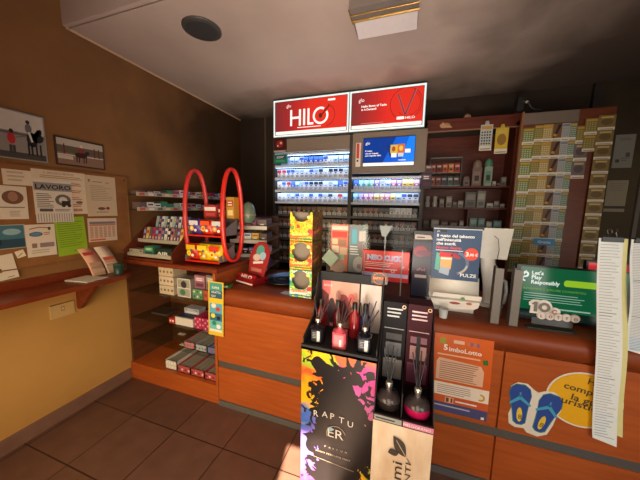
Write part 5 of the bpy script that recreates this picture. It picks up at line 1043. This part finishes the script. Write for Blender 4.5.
# ================================================================ SCRATCH CARDS
def ticket(x, z, w_, h, y, kind, label, group):
    cs_ = {'green': ((112, 126, 46), (190, 194, 170)), 'gold': ((176, 148, 76), (214, 200, 160)), 'brown': ((120, 84, 50), (40, 26, 22)), 'grey': ((176, 176, 172), (130, 132, 136)), 'olive': ((130, 116, 60), (180, 160, 90)), 'tan': ((138, 112, 62), (108, 86, 46)), 'mauve': ((120, 104, 100), (90, 76, 76)), 'yellow': ((214, 180, 40), (150, 110, 40)), 'dotted': ((190, 192, 186), (50, 56, 60)), 'teal': ((100, 130, 110), (190, 196, 176))}[kind]
    k = ('t', kind, w_, h)
    if k not in _pk:
        b = MB(); b.M = front(-w_/2, 0, 0); b.prism([(0, 0), (w_, 0), (w_, h), (0, h)], .002, M(cs_[0], .5)); b.M = front(-w_/2, -.002, 0); b.rect(0, 0, w_, h*.19, M((226, 218, 198), .5), 1); b.rect(w_*.1, h*.04, w_*.9, h*.08, M((150, 120, 100), .5), 2)
        if kind == 'brown': b.poly([(w_*.1, h*.2), (w_*.35, h*.2), (w_*.95, h*.95), (w_*.6, h*.95)], M(cs_[1], .5), 1); b.ell(w_*.3, h*.35, w_*.2, h*.08, M((200, 150, 50)), 2, 10)
        elif kind in ('green', 'gold', 'grey', 'teal', 'olive', 'dotted'):
            for i in range(4):
                for j in range(5): b.rect(w_*(.1+.21*i), h*(.24+.11*j), w_*(.1+.21*i+.13), h*(.24+.11*j+.06), M(cs_[1], .5), 1)
            b.rect(w_*.08, h*.82, w_*.92, h*.94, M((200, 150, 60) if kind != 'grey' else (120, 126, 140), .5), 1)
        else: b.ell(w_*.5, h*.55, w_*.36, h*.22, M(cs_[1], .5), 1, 14); b.rect(w_*.15, h*.8, w_*.85, h*.9, M((206, 180, 110), .5), 1)
        o = b.build('tmp', org=(0, 0, 0)); _pk[k] = o.data; bpy.data.objects.remove(o)
    o = bpy.data.objects.new('scratch_card', _pk[k]); C.objects.link(o); o.location = (x+w_/2, y, z); tag(o, label, 'scratch card', group); return o
t = thing('ticket_board', 'tall dark wooden board hung with columns of scratch cards', 'display board', (1.24, 2.95, .6))
MB().box((.925, 2.905, .95), (1.575, 2.925, 2.47), noise_mat('ticket_board_wood', (100, 50, 26), (118, 60, 34), (3, 3, 14), 3, .4)).build('panel', t)
MB().box((.92, 2.89, .95), (.935, 2.93, 2.48), M((150, 96, 66), .4)).build('side_trim', t)
MB().box((.936, 2.898, 2.37), (1.33, 2.904, 2.468), M((120, 104, 92), .6)).build('top_band', t)
MB().box((.94, 2.93, .0), (.98, 2.97, 2.4), DWOOD).build('post', t); MB().box((1.54, 2.93, .0), (1.58, 2.97, 2.4), DWOOD).build('post', t)
colsT = [(.938, .085, 'green', 9), (1.025, .058, 'olive', 9), (1.085, .068, 'gold', 9), (1.155, .062, 'brown', 9), (1.220, .052, 'grey', 9), (1.275, .045, 'teal', 9)]
CN = ['first', 'second', 'third', 'fourth', 'fifth', 'sixth', 'seventh', 'eighth']
for ci, (x, w_, kd, n_) in enumerate(colsT):
    for r in range(n_):
        ticket(x, 2.36-(r+1)*.146-.02*(ci in (0,)), w_+.004, .1455, 2.892-.0*ci, kd, f'{kd} scratch card, {ORD[r]} from top in {CN[ci]} column of the board', f'scratch cards in the {CN[ci]} column')
for r in range(3): ticket(1.322, 2.33-(r+1)*.146, .092, .1455, 2.890, 'mauve' if r else 'olive', f'{"mauve" if r else "olive"} scratch card, {ORD[r]} from top in seventh column of the board', 'scratch cards in the seventh column')
for r in range(2): ticket(1.372, 2.385-(r+1)*.135, .085, .134, 2.885, 'olive', f'olive scratch card, {ORD[r]} from top in eighth column of the board', 'scratch cards in the eighth column')
for r in range(11): ticket(1.455, 2.40-(r+1)*.118, .110, .117, 2.880, 'tan', f'tan scratch card, {ORD[r]} from top in the rightmost column', 'scratch cards in the rightmost column')
t = ticket(.633, 2.19, .105, .245, 3.045, 'dotted', 'black and white dotted card strip hanging from the shelving cornice', None); t.name = 'hanging_card'; t['category'] = 'card'
MB(front(0, -.0, .245)).prism([(-.02, 0), (.02, 0), (.012, .035), (-.012, .035)], .002, M((170, 170, 160))).build('hook_tab', t, org=(0, 0, 0))
t = ticket(.765, 2.155, .108, .24, 3.045, 'yellow', 'yellow card strip hanging beside the dotted strip', None); t.name = 'hanging_card'; t['category'] = 'card'
MB(front(0, -.0, .24)).prism([(-.02, 0), (.02, 0), (.012, .035), (-.012, .035)], .002, M((200, 170, 50))).build('hook_tab', t, org=(0, 0, 0))
o = MB().lathe((.51, 3.07, 2.521), [(.03, 0), (.034, .012), (.02, .03), (.004, .04)], M((160, 120, 100), .5), 14).build('ornament'); tag(o, 'small rounded ornament on top of the shelving cornice', 'ornament')
def P_card(b): b.rect(.0, .0, .16, .06, M((70, 150, 206))); b.txt(.03, .018, .024, 'Gratta', WHITE, 3, .02, width=.10)
sheet('blue_card', 'small pale blue card fixed over the scratch cards', 'card', front(1.105, 2.868, 1.30), .16, .06, (70, 150, 206), P_card)
# papers on back wall, right
sheet('notice', 'upper grey notice sheet on the back wall at right', 'paper', fr((1.825, 3.322, 2.03), (1, 0, 0), (-.0, 0, 1)), .145, .305, (150, 146, 136), lambda b: (b.lines(.03, .25, .12, .28, 2, INKG), b.rect(.09, .10, .12, .14, M((90, 88, 84))), b.rect(.02, .05, .05, .08, M((80, 76, 72))), b.lines(.06, .06, .12, .1, 2, INKG)))
sheet('notice', 'lower cream notice sheet on the back wall at right', 'paper', fr((1.815, 3.322, 1.615), (1, 0, 0), (0, 0, 1)), .155, .30, (160, 146, 122), lambda b: (b.lines(.02, .20, .14, .28, 4, INKG, 1, .2), b.rect(0, .03, .155, .055, M((70, 60, 50)))))
for o in bpy.data.objects:
    if 'org_' in o.keys(): del o['org_']
